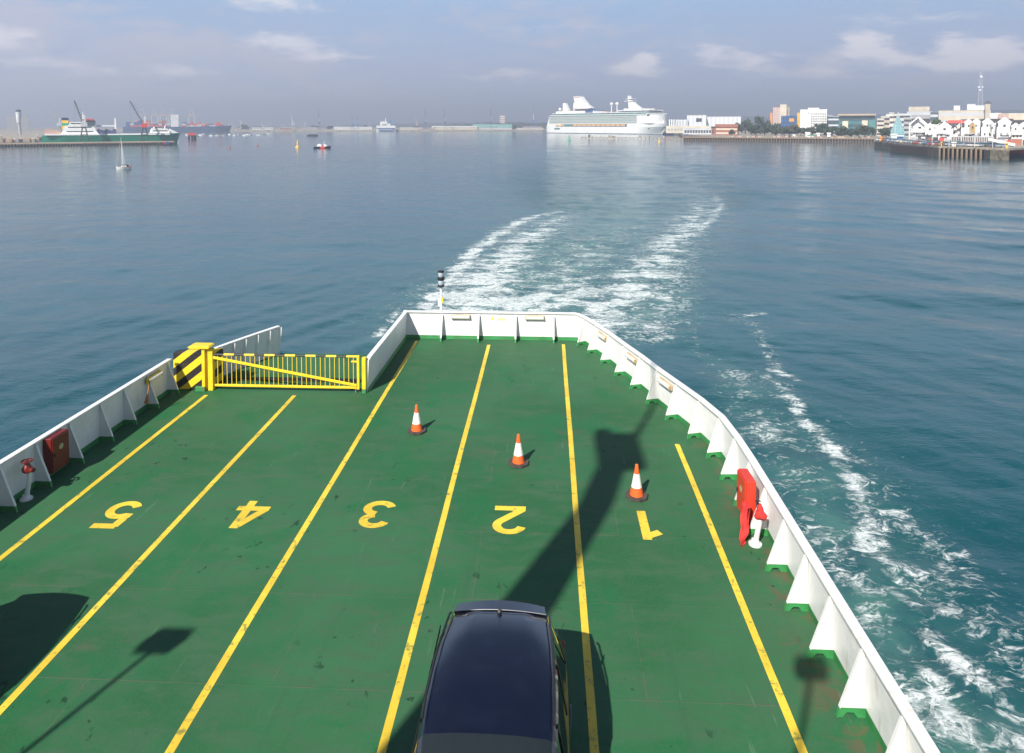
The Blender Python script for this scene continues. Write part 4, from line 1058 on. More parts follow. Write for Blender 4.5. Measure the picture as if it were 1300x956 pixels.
# thin far cranes
for px, yt, mt, lab in ((405,138.5,'dark','tallest dark crane on the far middle shore'),(447.5,145,'bluesteel','pair of blue dock cranes, left one'),(454,145.5,'bluesteel','pair of blue dock cranes, right one'),
                        (540,138,'dark','leftmost of the three tall thin dark cranes right of the ferry'),(565,137,'dark','middle of the three tall thin dark cranes right of the ferry'),(623.5,136,'dark','rightmost of the three tall thin dark cranes right of the ferry'),
                        (677,131.5,'bluesteel','tall bright blue crane standing left of the cruise ship'),(371,144.5,'lgrey','pale thin crane left of the tallest dark crane'),(332,150,'grey','short grey crane above the white shed'),(529,147,'pink','reddish lattice crane beside the ferry')):
    D = 1405 if mt != 'bluesteel' else 1300 if px > 600 else 1405
    jib_crane(px, D, (px+(-1.2 if px != 677 else .4), yt), yt+ (165-yt)*.42, lab, mat=mt, cab=mt, z0=LZ, wj=1.6)
rs_ = random.Random(21)
for k in range(26):
    px = rs_.uniform(255,470); D = 1440+rs_.uniform(0,200); yt = rs_.uniform(153,161)
    loc, rz = frame_at(px,D,LZ); e = empty('lamp_mast', loc, rz, 'thin hazy floodlight mast among the far docks', 'mast', 'hazy masts along the far docks'); h = Z(px,yt,D)-LZ
    mb = MB(); mb.tube([(0,0,0),(0,0,h)],[.7,.35],6); mb.build('pole', W['grey'], e)
    mb = MB(); mb.box(-1.6,1.6,-.5,.5,h-.8,h); mb.build('lamp_head', W['lgrey'], e)
for k in range(22):
    px = 300+rs_.random()*390; tree(px, 1500+rs_.uniform(0,160), rs_.uniform(157.5,161), rs_.uniform(6,12), 0, 'dark tree rising behind the far dock sheds', 'trees behind the far dock sheds')
# blue and white ferry at the far quay
loc, rz = frame_at(490, 1385, 0); k = width(0,1,1385); e = empty('vehicle_ferry', loc, rz+math.pi, 'white and blue ferry with a blue funnel at the far quay', 'ferry')
hull_mb(36*k,18,4.2,0,.01,.9,16,-1).build('hull', W['shipwhite'], e)
mb = MB(); mb.box(-15*k,15*k,-9.05,9.05,4.22,6.4); mb.build('blue_band', W['blue'], e)
mb = MB(); mb.box(-17*k,18*k,-8.6,8.6,6.42,10.8); mb.build('main_deckhouse', W['shipwhite'], e)
mb = MB(); mb.box(-2*k,11*k,-8,8,10.82,18.5); mb.box(-8*k,8*k,-8,8,10.82,14.5); mb.build('upper_deckhouse', W['shipwhite'], e, bevel=.3)
mb = MB(); mb.prof([(-10*k,10.8),(-5.5*k,10.8),(-6.2*k,21),(-9*k,21.5)],'y',-4,4); mb.build('funnel', W['bluesteel'], e)
mb = MB(); mb.tube([(1*k,0,18.5),(1*k,0,27)],[.9,.3],6); mb.build('mast', W['shipwhite'], e)
mb = MB(); mb.box(-13*k,13*k,-9.1,9.1,1.8,2.5); mb.build('hull_stripe', W['blue'], e)

# ---- timber jetty in front of the liner, middle pier
def pier(name, label, A, B, depth, ztop, thick, npile, solid=True, mat='brown', cat='pier'):
    d_ = B-A; L_ = d_.length; e = empty(name, (A.x,A.y,0), math.atan2(d_.y,d_.x), label, cat)
    mb = MB(); mb.box(0,L_,0,depth,ztop-thick,ztop); mb.build('deck', W[mat], e)
    if solid: mb = MB(); mb.box(0,L_,1.2,depth-.5,-3,ztop-thick-.01); mb.build('dark_underside', W['pile'], e)
    p0 = None
    for k in range(npile):
        if p0 is None:
            mb = MB(); mb.tube([(0,.35,-3),(0,.35,ztop-.15)],.26,7); p0 = mb.build('pile', W['brown'], e); o = p0
        else: o = p0.copy(); COL.objects.link(o)
        o.location.x = .4+(L_-.8)*k/max(1,npile-1)
    return e, L_
e, Lq = pier('timber_jetty','thin derelict timber jetty on the water in front of the cruise ship',G(738,636),G(905,596),2.2,1.0,.35,34,False)
for k in range(26):
    x = Lq*rs_.random(); window_obj(e, x, .98, rs_.uniform(.3,1.8), rs_.uniform(.4,2.2), W[rs_.choice(('brown','grey','pile','tanroof'))], 'jetty_wreckage', y=1, d=.5)
e, Lq = pier('old_quay','long brown timber quay with dark piles between the liner and the town pier',G(868,545),G(1113,522),9,3.1,.8,72)
for k in range(46):
    x = Lq*(.25+.72*rs_.random()); window_obj(e, x, 3.11, rs_.uniform(.4,2.2), rs_.uniform(.3,1.3), W[rs_.choice(('brown','tanroof','pink','grey','pile'))], 'timber_stack', y=rs_.uniform(1,6), d=.8)
# tug by the liner bow
loc, rz = frame_at(849, 880, 0); e = empty('harbour_tug', loc, rz, 'dark hulled tug with a red and white deckhouse under the liner bow', 'tug')
hull_mb(13,6,2.6,.8,.05,.6,12,-.5).build('hull', W['navyhull'], e)
mb = MB(); mb.box(-3.5,3.5,-2.4,2.4,2.6,5.6); mb.build('deckhouse', W['red'], e, bevel=.2)
mb = MB(); mb.box(-2.0,2.0,-2.45,2.45,3.6,4.9); mb.build('white_panel', W['shipwhite'], e)
mb = MB(); mb.box(-3.0,3.6,-2.3,2.3,5.62,7.4); mb.build('wheelhouse', W['navyhull'], e, bevel=.2)

# ---- terminal area
B = bld
B('terminal_shed','very long pale grey cargo terminal shed behind the old quay',896,941,148.6,905,70,'sheet',roof='white',cat='terminal')
e, w_, h_ = B('terminal_shed','taller white terminal block with a dark square window and cream fascia',872.5,897,146.6,890,60,'sheet',roof='cream',cat='terminal',fr=(.3,.3))
window_obj(e, w_*.12, h_*.62, w_*.30, h_*.22, W['win'], 'window')
B('terminal_shed','lower white block joining the terminal on its left',858,873.5,152.0,885,40,'sheet',roof='grey',cat='terminal',rows=1,cols=4,fr=(.3,.8),win='grey')
for k, px in enumerate((850.5,853.3,856)):
    loc, rz = frame_at(px, 890, LZ); e = empty('silo', loc, rz, 'white vertical silo between the liner bow and the terminal', 'silo', 'white silos by the terminal'); h = Z(px,151.5,890)-LZ
    mb = MB(); mb.lathe([(.9,0),(.9,h*.93),(.4,h)],12); mb.build('tank', W['white'], e, smooth=True)
B('canopy_building','long low cream roofed quayside building in front of the terminal',846,905,160.3,800,25,'cream',rh=.0,roof='white',rows=1,cols=14,fr=(.6,.35),win='grey')
B('quay_office','low grey glazed building right of the cream roofed one',868,912,163.3,700,14,'lgrey',rows=1,cols=12,fr=(.7,.5),roof='lgrey')
B('brick_house','red brick two storey building with a red tiled roof near the old quay',909,937.5,157.6,650,14,'brick',rh=2.6,roof='brick',rows=2,band=True,win='cream',fr=(.9,.38))
B('brick_house','small dark brick annex left of the red tiled building',904,911,160.5,652,10,'brick',rh=1.2,roof='slate',rows=1,cols=2)
for px, D, yt, wp, tn in ((938,720,154,14,0),(947,760,151.5,12,0),(955,700,152,15,0),(965,800,146.5,12,0),(961,640,157,16,0),(972,660,156,16,0),(981,720,155,14,0),(986,640,158,11,0),(975,850,150,11,0),(990,900,155,8,0),(997,640,160,12,1),(1004,640,158,15,2),(1010,660,156,16,2),(1018,640,160,12,0),(1024,650,161,10,1),(1032,640,160,12,2),(1043,620,156,17,0),(1051,610,157,14,0),(1058,600,159,14,0),(1066,590,159,15,0),(1074,590,158,15,1),(1083,590,160,16,0),(1092,590,159,15,1),(1100,590,158.5,14,0),(1109,600,161,10,0),(1127,560,161,12,0),(1122,570,163,10,0),(918,660,160,9,0),(930,640,163,8,0)):
    near = 'around the white hotel' if 995 < px < 1062 else ('between the brick house and the towers' if px < 995 else 'in front of the long glass office')
    tree(px, D, yt, wp*1.12, tn, ('dark green tree ' if tn == 0 else 'brighter green tree ' if tn == 1 else 'brownish green tree ')+near, 'trees '+near)
B('tower_block','pinkish beige tower block, lower left wing of the pair',981.5,991.5,136.5,1000,16,'pink',rows=11,cols=5,fr=(.45,.5),win='lgrey',cat='tower block',roof='pink')
B('tower_block','tallest cream tower block with a plain vertical face',990.5,999,132.8,990,18,'cream',cat='tower block',roof='cream')
B('tower_block','narrow beige tower wing at the right of the pair',998.5,1002.5,136.0,1000,16,'beige',rows=10,cols=2,fr=(.4,.5),cat='tower block',roof='beige')
B('sign_tower','small orange tower top left of the beige tower blocks',978.2,980.8,143.6,1020,5,'orange',cat='tower',roof='orange')
e, w_, h_ = B('office_block','dark blue clad building with an orange sign',992.3,1012.5,147.6,760,20,'blue',rows=4,band=True,fr=(.9,.25),win='glass',roof='blue')
window_obj(e, w_*.17, h_*.70, w_*.30, h_*.18, W['orange'], 'sign_panel', y=-.12)
B('hotel_tower','narrow yellow stair tower beside the blue building',1012.8,1016.5,143.6,790,8,'yellow',cat='tower',roof='yellow')
e, w_, h_ = B('hotel','big white hotel, windowed right half and blank left face',1016.5,1050.5,139.4,760,24,'white',roof='white',cat='hotel')
for r_ in range(8):
    for c_i in range(9): window_obj(e, -w_*.10+w_*.58*(c_i+.5)/9, h_*.10+h_*.80*r_/8, w_*.034, h_*.055, W['win'])
window_obj(e, w_*.0, h_+.3, w_*.42, h_*.075, W['white'], 'plant_room', y=10, d=10)
window_obj(e, -w_*.18, h_*.82, w_*.05, h_*.07, W['greenroof'], 'wall_logo'); window_obj(e, -w_*.40, h_*.86, w_*.04, h_*.03, W['grey'], 'wall_sign')
B('office_block','blue grey office right of the white hotel',1050,1066,148.0,780,20,'glass',rows=3,band=True,win='lgrey',fr=(.9,.3),roof='lgrey')
B('office_block','small dark office block peeping over the hotel trees',1050.5,1058,146.6,900,20,'slate',roof='lgrey')
e, w_, h_ = B('glass_office','long glazed office with an overhanging pale roof and cream end blocks',1066,1112,147.5,700,24,'teal',rows=3,band=True,win='glass',fr=(.9,.5),roof='teal')
mb = MB(); mb.box(-w_/2-1,w_/2+.5,-3,25,h_+.5,h_+2.0); mb.build('roof_canopy', W['tanroof'], e)
for x0, x1, z1 in ((-.40,-.24,.74),(.14,.30,.78)):
    mb = MB(); mb.box(w_*x0,w_*x1,-2.2,-.1,h_*.30,h_*z1); mb.build('cream_bay', W['cream'], e)
mb = MB(); mb.box(w_*.33,w_*.5,-2.0,-.1,0,h_*.8); mb.build('stair_tower', W['tealw'], e)
for k, (a_, b_, yt, D, mt) in enumerate(((1115,1124,151.0,640,'cream'),(1120,1131,148.0,660,'beige'),(1126,1137,145.5,690,'white'),(1130,1136,143.3,720,'beige'),(1135,1143,145.2,680,'cream'),(1143,1157,144.8,700,'lgrey'),(1149,1160,150.0,600,'grey'))):
    B('apartment_block',('lowest cream terraced flats left of the glass pyramid','second step of beige terraced flats','white stepped flats rising behind the pyramid','small beige penthouse top of the stepped flats','cream flats directly left of the pyramid tip','pale grey flats right of the pyramid tip','grey flats between the pyramid and the white portal frame')[k],a_,b_,yt,D,14,mt,rows=4,band=True,fr=(.9,.42),win='win',cat='apartments',roof='lgrey')
# glass pyramid
loc, rz = frame_at(1142, 545, LZ); e = empty('glass_pyramid', loc, rz, 'pale teal stepped glass pyramid pavilion', 'pavilion'); w_ = width(1132,1152,545); h_ = Z(1142,143.8,545)-LZ
mb = MB(); hw = w_/2
mb.add([(-hw,0,0),(hw,0,0),(hw,w_,0),(-hw,w_,0),(-hw*.9,.3,h_*.18),(hw*.9,.3,h_*.18),(hw*.9,w_-.3,h_*.18),(-hw*.9,w_-.3,h_*.18),(-hw*.12,w_*.45,h_*.93),(hw*.12,w_*.45,h_*.93),(hw*.12,w_*.55,h_*.93),(-hw*.12,w_*.55,h_*.93)],
       [(0,1,5,4),(1,2,6,5),(2,3,7,6),(3,0,4,7),(4,5,9,8),(5,6,10,9),(6,7,11,10),(7,4,8,11),(8,9,10,11)]); mb.build('glazing', dmat('pyramid_glazing',(.13,.30,.33),.65,spec=.15), e)
mb = MB()
for q in range(7):
    z = h_*(.18+.75*q/7); r_ = 1-(q/7); x = hw*(.12+.78*r_); y = .3+(w_*.45-.3)*(q/7); mb.bar((-x,y-.05,z),(x,y-.05,z),.12)
for u in (-1,-.5,0,.5,1): mb.bar((hw*.9*u,.25,h_*.18),(hw*.12*u,w_*.45-.05,h_*.93),.12)
mb.build('glazing_bars', W['lgrey'], e)
mb = MB(); mb.tube([(0,w_*.5,h_*.93),(0,w_*.5,h_*1.06)],.2,6); mb.build('finial', W['white'], e)
B('office_block','long beige office slab on the skyline above the white portal frame',1154,1180.5,135.8,1100,20,'cream',rows=2,cols=14,fr=(.5,.6),win='beige',roof='cream')
B('office_block','grey lower block under the beige skyline slab',1152,1184,142.0,1000,20,'lgrey',rows=2,band=True,win='grey',fr=(.9,.4),roof='lgrey')
B('office_block','blue grey tower fragment right of the beige slab',1182,1192,142.5,900,18,'glass',rows=3,band=True,win='lgrey',fr=(.9,.35),roof='grey')
B('hospital_block','very long pale building across the right skyline',1192,1258,140.3,950,24,'cream',rows=3,band=True,win='lgrey',fr=(.96,.42),roof='grey')
B('plant_block','small white rooftop block, left of two on the skyline building',1211.5,1219.5,134.6,960,14,'white',rows=2,band=True,fr=(.8,.2),roof='white')
B('plant_block','large white stepped rooftop block on the skyline building',1228.5,1239,132.6,960,14,'white',roof='white'); B('plant_block','lower white rooftop block beside the chimney',1239,1250.5,134.3,960,14,'white',roof='white')
loc, rz = frame_at(1254.8, 940, LZ); e = empty('clock_tower', loc, rz, 'slim beige tower with a dark domed cap on the right skyline', 'tower'); h = Z(1254.8,127.5,940)-LZ
mb = MB(); mb.box(-2.2,2.2,-2.2,2.2,0,h*.90); mb.build('shaft', W['beige'], e)
mb = MB(); mb.lathe([(2.9,h*.901),(3.0,h*.93),(1.8,h*.965),(.3,h)],12); mb.build('cap', W['slate'], e, smooth=True)
loc, rz = frame_at(1245, 985, LZ); e = empty('radio_mast', loc, rz, 'very tall pale lattice radio mast with white dishes', 'mast'); h = Z(1245,92,985)-LZ
mb = MB(); b0 = 4.2
def wd_(z): return b0*(1-.82*(z/h)**.8)
zz = [h*k/26 for k in range(27)]
for z0_, z1_ in zip(zz, zz[1:]):
    a0, a1 = wd_(z0_), wd_(z1_)
    for i, j in ((-1,-1),(1,-1),(1,1),(-1,1)): mb.bar((i*a0,j*a0,z0_),(i*a1,j*a1,z1_),.26)
    for (i,j),(k_,l_) in (((-1,-1),(1,-1)),((1,-1),(1,1)),((1,1),(-1,1)),((-1,1),(-1,-1))): mb.bar((i*a0,j*a0,z0_),(k_*a1,l_*a1,z1_),.15)
mb.build('lattice', dmat('galvanised_lattice',(.45,.45,.47)), e)
for z, x, s in ((h*.93,.3,1.5),(h*.76,-1.6,1.2),(h*.76,1.8,1.0),(h*.71,-.4,1.1)):
    mb = MB(); mb.tube([(x,-1.2,z),(x,-1.8,z)],s,14); mb.build('dish', W['lgrey'], e)
B('low_building','orange brick low building at the right edge of the skyline',1269,1282,144.6,800,20,'pink',roof='cream',rh=0); B('low_building','long low white building at the far right skyline',1258,1272,144.0,820,20,'white',roof='white'); B('low_building','pale long roofed building at the right picture edge',1281,1345,144.2,820,20,'cream',roof='white')
for px, D, yt, wp in ((1189,430,150.5,12),(1196,430,149.2,14),(1204,430,150.4,12),(1185,440,153,9)): tree(px, D, yt, wp*1.1, 1, 'round green tree behind the white waterfront roofs', 'trees behind the waterfront roofs', z0=3.8)

# ================================================================== town pier with the white waterfront village
PZ = 3.8
P1, P2, P3 = G(1113,408), G(1196,308), G(1288,291)
e = empty('town_pier', (0,0,0), 0, 'broad stone and timber pier carrying parked cars and the white waterfront buildings', 'pier')
back = [G(1330,330), G(1700,360), G(1700,475), G(1113,475)]
mb = MB(); mb.prism([P1,P2,P3]+back, PZ-.7, PZ); mb.build('deck', W['gravel'], e)
dd = (P2-P1).normalized(); nn = Vector((dd.y,-dd.x))
mb = MB(); mb.prism([P1-nn*-.0,P2,P2+Vector((2,2)),P1+Vector((3,6))], -3, PZ-.72); mb.prism([P3+Vector((-6,.4)),P3,P3+Vector((4,8)),P3+Vector((-3,9))], -3, PZ-.72); mb.build('stone_wall', dmat('weedy_stone',(.11,.095,.07),scale=.8,var=.5), e)
mb = MB(); q1 = P2+Vector((1.0,9)); q2 = P3+Vector((.5,9)); mb.prism([q1,q2,q2+Vector((0,30)),q1+Vector((0,30))], -3, PZ-.72); mb.build('dark_underside', W['pile'], e)
p0 = None
for k in range(15):
    c = P2.lerp(P3,(k+.4)/15)
    if p0 is None:
        mb = MB(); mb.box(-.26,.26,-.1,.4,-3,PZ-.3); p0 = mb.build('timber_pile', W['brown'], e); o = p0
    else: o = p0.copy(); COL.objects.link(o)
    o.location = (c.x,c.y,0)
for a_, b_ in ((P1,P2),(P2,P3)):
    mb = MB(); n_ = int((b_-a_).length/2.2)
    for k in range(n_+1): c = a_.lerp(b_,k/n_); mb.bar((c.x,c.y+.2,PZ),(c.x,c.y+.2,PZ+1.0),.08)
    mb.bar((a_.x,a_.y+.2,PZ+1),(b_.x,b_.y+.2,PZ+1),.08); mb.bar((a_.x,a_.y+.2,PZ+.55),(b_.x,b_.y+.2,PZ+.55),.06); mb.build('railing', W['tanroof'], e)
# parked cars (tiny)
def minicar(mat):
    e = empty('parked_car')
    mb = MB(); mb.prof([(-2.1,.3),(2.1,.3),(2.15,.75),(1.2,.92),(-1.9,.95),(-2.15,.8)],'y',-.85,.85); mb.build('body', mat, e, bevel=.08)
    mb = MB(); mb.prof([(-1.8,.95),(1.1,.93),(.45,1.42),(-1.3,1.45)],'y',-.74,.74); mb.build('cabin', W['glass'], e, bevel=.06)
    mb = MB(); mb.prof([(-1.25,1.452),(.42,1.422),(.40,1.46),(-1.2,1.50)],'y',-.70,.70); mb.build('roof', mat, e)
    for x in (-1.3,1.3):
        for y in (-.80,.80): mb = MB(); mb.tube([(x,y-.1,.32),(x,y+.1,.32)],.32,10); mb.build('wheel', tyre, e)
    return e
protos = {}
for nm, col in (('white',(.7,.7,.7)),('silver',(.42,.44,.46)),('blue',(.05,.12,.30)),('red',(.45,.03,.03)),('dark',(.03,.03,.035)),('pale blue',(.25,.38,.48))):
    protos[nm] = [paint('car_'+nm.replace(' ','_'), col, .3, coat=.6, var=.05), None]
rcx = random.Random(12)
for row, (s0, s1, off, n_) in enumerate(((G(1122,402),G(1190,322),3,20),(G(1128,412),G(1192,335),6,16),(G(1192,318),G(1282,300),4,22),(G(1196,330),G(1280,312),5,20),(G(1165,365),G(1230,335),4,14))):
    for k in range(n_):
        if rcx.random() < .16: continue
        c = s0.lerp(s1,(k+.5)/n_); nm = rcx.choice(('white','silver','silver','blue','red','dark','pale blue','white','white','silver'))
        m_, pr = protos[nm]
        if pr is None: pr = protos[nm][1] = minicar(m_); o = pr
        else: o = copy_tree(pr)
        ang = math.atan2((s1-s0).y,(s1-s0).x)+math.pi/2+rcx.uniform(-.08,.08); o.location = (c.x+rcx.uniform(-.5,.5), c.y+off*.3, PZ+.004); o.rotation_euler.z = ang
        tag(o, '%s car parked in the rows on the town pier' % nm, 'car', '%s cars parked on the town pier' % nm)
# portal frame and boat hall
def gable_house(name, label, px0, px1, yridge, yeave, D, depth, wall_='white', roof_='slate', gables=(), wins=True, base=PZ, cat='building', group=None):
    """long range with ridge along the front; gables = (px, y apex, half width px, matkey)"""
    pc = (px0+px1)/2; loc, rz = frame_at(pc, D, base); k = width(px0,px1,D)/(px1-px0)
    e = empty(name, loc, rz, label, cat, group); w_ = (px1-px0)*k; he = Z(pc,yeave,D)-base; hr = Z(pc,yridge,D)-base
    mb = MB(); mb.box(-w_/2,w_/2,0,depth,0,he); mb.build('wall', W[wall_], e)
    mb = MB(); mb.prof([(-.5,he+.01),(depth/2,hr),(depth+.5,he+.01)],'x',-w_/2-.3,w_/2+.3); mb.build('roof', W[roof_], e)
    for gpx, gy, hwp, mt in gables:
        gx_ = (gpx-pc)*k; gw = hwp*k; hg = Z(gpx,gy,D)-base; h0 = hg-gw*.85
        mb = MB(); mb.prof([(gx_-gw,0.01),(gx_+gw,0.01),(gx_+gw,h0),(gx_,hg),(gx_-gw,h0)],'y',-.8,depth*.4); g_ = mb.build('gable', W[mt], e)
        mb = MB(); mb.bar((gx_-gw-.3,-.9,h0-.1),(gx_,-.9,hg+.25),.22,.35); mb.bar((gx_+gw+.3,-.9,h0-.1),(gx_,-.9,hg+.25),.22,.35); mb.build('barge_board', W['white'], e)
        window_obj(e, gx_, h0*.80, gw*.42, .9, W['win'], 'window', y=-.86)
        window_obj(e, gx_-gw*.5, h0*.40, gw*.32, 1.0, W['win'], 'window', y=-.86); window_obj(e, gx_+gw*.5, h0*.40, gw*.32, 1.0, W['win'], 'window', y=-.86)
    rr = random.Random(int(px0)); sx0 = -w_/2
    while sx0 < w_/2-1:
        sw = rr.uniform(1.6,4.2); sw = min(sw, w_/2-sx0); c_ = rr.choice(('brick','pink','win','grey','tanroof','slate','lgrey','red'))
        window_obj(e, sx0+sw/2, .02, sw*.92, rr.uniform(1.7,2.6), W[c_], 'shopfront', y=-1.25, d=.8); sx0 += sw
    for q in range(rr.randrange(1,4)): window_obj(e, rr.uniform(-.4,.4)*w_, rr.uniform(2.8,4.2), rr.uniform(2,5), .22, W[rr.choice(('lgrey','slate','grey'))], 'balcony', y=-1.3, d=.9)
    if wins:
        n_ = int(w_/3.2)
        for q in range(n_): window_obj(e, -w_/2+w_*(q+.5)/n_, he*.55, .9, 1.0, W['win'])
    return e, w_, he, hr
D = 385; k = width(1157,1181,D)/24; loc, rz = frame_at(1169, D-3, PZ); e = empty('portal_frame', loc, rz, 'big white open portal frame with a pitched top at the entrance of the waterfront village', 'portal')
hE = Z(1158,158,D)-PZ; hA = Z(1169,148.6,D)-PZ
mb = MB(); x0, x1 = -11*k, 11*k
mb.bar((x0,0,0),(x0,0,hE),.55,.55); mb.bar((x0-.2,0,hE-.1),(0,0,hA),.5,.6); mb.bar((0,0,hA),(x1,0,hE),.5,.6); mb.bar((x0,0,hE*.78),(x0+1,0,hE*.78),.3); mb.build('frame', W['white'], e)
e, *_ = gable_house('boat_hall','white hall with a slate roof right behind the portal frame',1160,1183,150.4,159,D,16,gables=((1171,152.2,9,'white'),),wins=False)
gable_house('waterfront_building','white shed with two low curved gables beside the portal frame',1178,1200,158.0,161,372,14,roof_='white',gables=((1184,157,6,'white'),(1196,157.6,5,'white')))
gable_house('waterfront_building','white building with a pointed gable and dark window, third from the portal',1196,1214,157.5,162,362,14,gables=((1203,155.4,8,'white'),))
gable_house('waterfront_building','slate roofed range carrying the long red sign',1208,1236,152.5,160.5,366,16,gables=((1223,157.3,4,'white'),))
gable_house('waterfront_building','white range with the only yellow gable',1224,1252,151.2,161,358,16,gables=((1233.6,152,5,'white'),(1243.6,151.4,5,'white'),(1238.8,155.2,4.2,'yellow')))
gable_house('waterfront_building','white three gabled range left of the tall gable',1250,1272,150.5,160,352,16,gables=((1257.8,150.8,6,'white'),(1264,156,4,'white'),(1269,156.5,3,'white')))
gable_house('waterfront_building','tallest white gable near the right edge of the pier',1270,1290,150.5,160,346,16,gables=((1279.8,149.6,8,'white'),))
gable_house('waterfront_building','white and slate range running off the right picture edge',1288,1345,152,160,344,16,gables=((1294,157,5,'white'),(1304,156,5,'white'),(1316,153,6,'white'),(1330,155,5,'white')))
loc, rz = frame_at(1218.5, 361, Z(1218,156.2,361)); e = empty('roof_sign', loc, rz, 'long thin bright red sign along the slate roof', 'sign'); w_ = width(1206,1231,361)
mb = MB(); mb.box(-w_/2,w_/2,0,.25,0,1.1); mb.build('sign_board', dmat('sign_red',(.75,.10,.08)), e)
mb = MB()
for q in range(6): mb.bar((-w_/2+w_*(q+.5)/6,.4,-1.6),(-w_/2+w_*(q+.5)/6,.4,0),.1)
mb.build('sign_struts', W['grey'], e)
# verandas and low shopfronts
loc, rz = frame_at(1238, 340, PZ); e = empty('veranda', loc, rz, 'long white post and rail veranda in front of the waterfront ranges', 'veranda'); w_ = width(1208,1262,340)
mb = MB(); mb.box(-w_/2,w_/2,0,3.2,3.0,3.3); mb.build('veranda_roof', W['lgrey'], e)
mb = MB(); mb.box(-w_/2,w_/2,3.3,3.5,0.2,2.98); mb.build('shopfront', W['pink'], e)
p0 = None
for q in range(24):
    if p0 is None: mb = MB(); mb.box(-.09,.09,.05,.23,0,2.99); p0 = mb.build('post', W['white'], e); o = p0
    else: o = p0.copy(); COL.objects.link(o)
    o.location.x = -w_/2+w_*(q+.5)/24
for px, D, wp, hh, mt, lab in ((1186,330,5,2.6,'brick','small brick kiosk on the pier left of the white shed'),(1176,352,4,2.8,'win','dark arched kiosk in front of the white hall'),(1122,392,4,2.2,'orange','orange kiosk near the corner of the town pier'),(1146,420,9,2.6,'blue','bright blue awning in front of the pyramid'),(1138,430,8,3.2,'white','white pavilion roof left of the blue awning'),(1200,311,1.6,1.4,'yellow','yellow locker at the knee of the pier edge'),(1284.5,294,3.0,1.8,'yellow','yellow locker at the outer corner of the pier'),(1216,309,6,1.6,'lgrey','translucent grey shelter on the pier edge'),(1231,308,5,1.4,'lgrey','second grey shelter on the pier edge')):
    loc, rz = frame_at(px, D, PZ+.003); e = empty('kiosk', loc, rz, lab, 'kiosk'); w_ = wp*width(0,1,D)
    mb = MB(); mb.box(-w_/2,w_/2,0,2.6,0,hh*.75); mb.build('kiosk_body', W[mt], e)
    mb = MB(); mb.prof([(-.4,hh*.76),(1.3,hh),(3.0,hh*.76)],'x',-w_/2-.2,w_/2+.2); mb.build('kiosk_roof', W['white' if mt in ('win','blue','lgrey') else mt], e)
for px, D, wp, hh, mt, lab in ((1010,540,6,2.4,'white','white van parked on the old quay under the blue building'),(1031,545,11,1.6,'buoygreen','turquoise awning on the old quay below the hotel'),(1041,560,5,3,'white','small white hut between the hotel trees'),(1027,570,8,3.4,'white','low white pavilion in front of the hotel'),(1054,560,6,3.2,'white','small white kiosk right of the hotel trees')):
    loc, rz = frame_at(px, D, LZ+.2); nm = 'parked_van' if 'van' in lab else 'hut'; e = empty(nm, loc, rz, lab, 'van' if 'van' in lab else 'hut'); w_ = wp*width(0,1,D)*.9
    if nm == 'parked_van':
        mb = MB(); mb.prof([(-w_/2,.4),(w_/2,.4),(w_/2,1.2),(w_/2-.9,2.1),(-w_/2,2.2)],'y',0,1.8); mb.build('body', W[mt], e, bevel=.1)
        for x in (-w_*.3,w_*.3): mb = MB(); mb.tube([(x,-.05,.38),(x,.2,.38)],.38,10); mb.build('wheel', tyre, e)
    else:
        mb = MB(); mb.box(-w_/2,w_/2,0,3,0,hh*.7); mb.build('wall', W['white'], e); mb = MB(); mb.prof([(-.4,hh*.71),(1.5,hh),(3.4,hh*.71)],'x',-w_/2-.3,w_/2+.3); mb.build('roof', W[mt], e)
# gangway and red boat at the far right
loc, rz = frame_at(1275, 312, 0); e = empty('link_bridge', loc, rz, 'white railed gangway ramp sloping down at the right end of the pier', 'gangway'); k = width(0,1,312)
mb = MB(); mb.prof([(-16*k,PZ+2.2),(20*k,PZ+.2),(20*k,PZ+1.2),(-16*k,PZ+3.2)],'y',0,.3); mb.build('parapet', W['white'], e); mb = MB(); mb.prof([(-16*k,PZ+1.9),(20*k,PZ-.1),(20*k,PZ+.19),(-16*k,PZ+2.19)],'y',0,3); mb.build('ramp_deck', W['dark'], e)
loc, rz = frame_at(1303, 322, 0); e = empty('pilot_launch', loc, rz, 'red topped dark launch moored at the right picture edge', 'boat')
hull_mb(9,3,1.2,.3,.05,.6,12,-.3).build('hull', W['navyhull'], e); mb = MB(); mb.box(-4,1.5,-1,1,1.2,2.6); mb.build('cabin', W['red'], e, bevel=.15)
# people and clutter on the pier front, lamp posts
for k, (px, D, yt) in enumerate(((1160,372,146),(1166,352,160),(1210,300,160),(1243,298,158),(1266,296,160),(1188,316,158),(1140,388,160),(1225,330,150))):
    loc, rz = frame_at(px, D, PZ); e = empty('lamp_post', loc, rz, 'thin pale lamp post standing among the cars on the town pier', 'lamp post', 'lamp posts on the town pier'); h = max(5,(Z(px,yt,D)-PZ))
    mb = MB(); mb.tube([(0,0,0),(0,0,h)],[.12,.07],6); mb.build('pole', W['lgrey'], e); mb = MB(); mb.box(-.5,.5,-.12,.12,h,h+.14); mb.build('lamp_head', W['lgrey'], e)
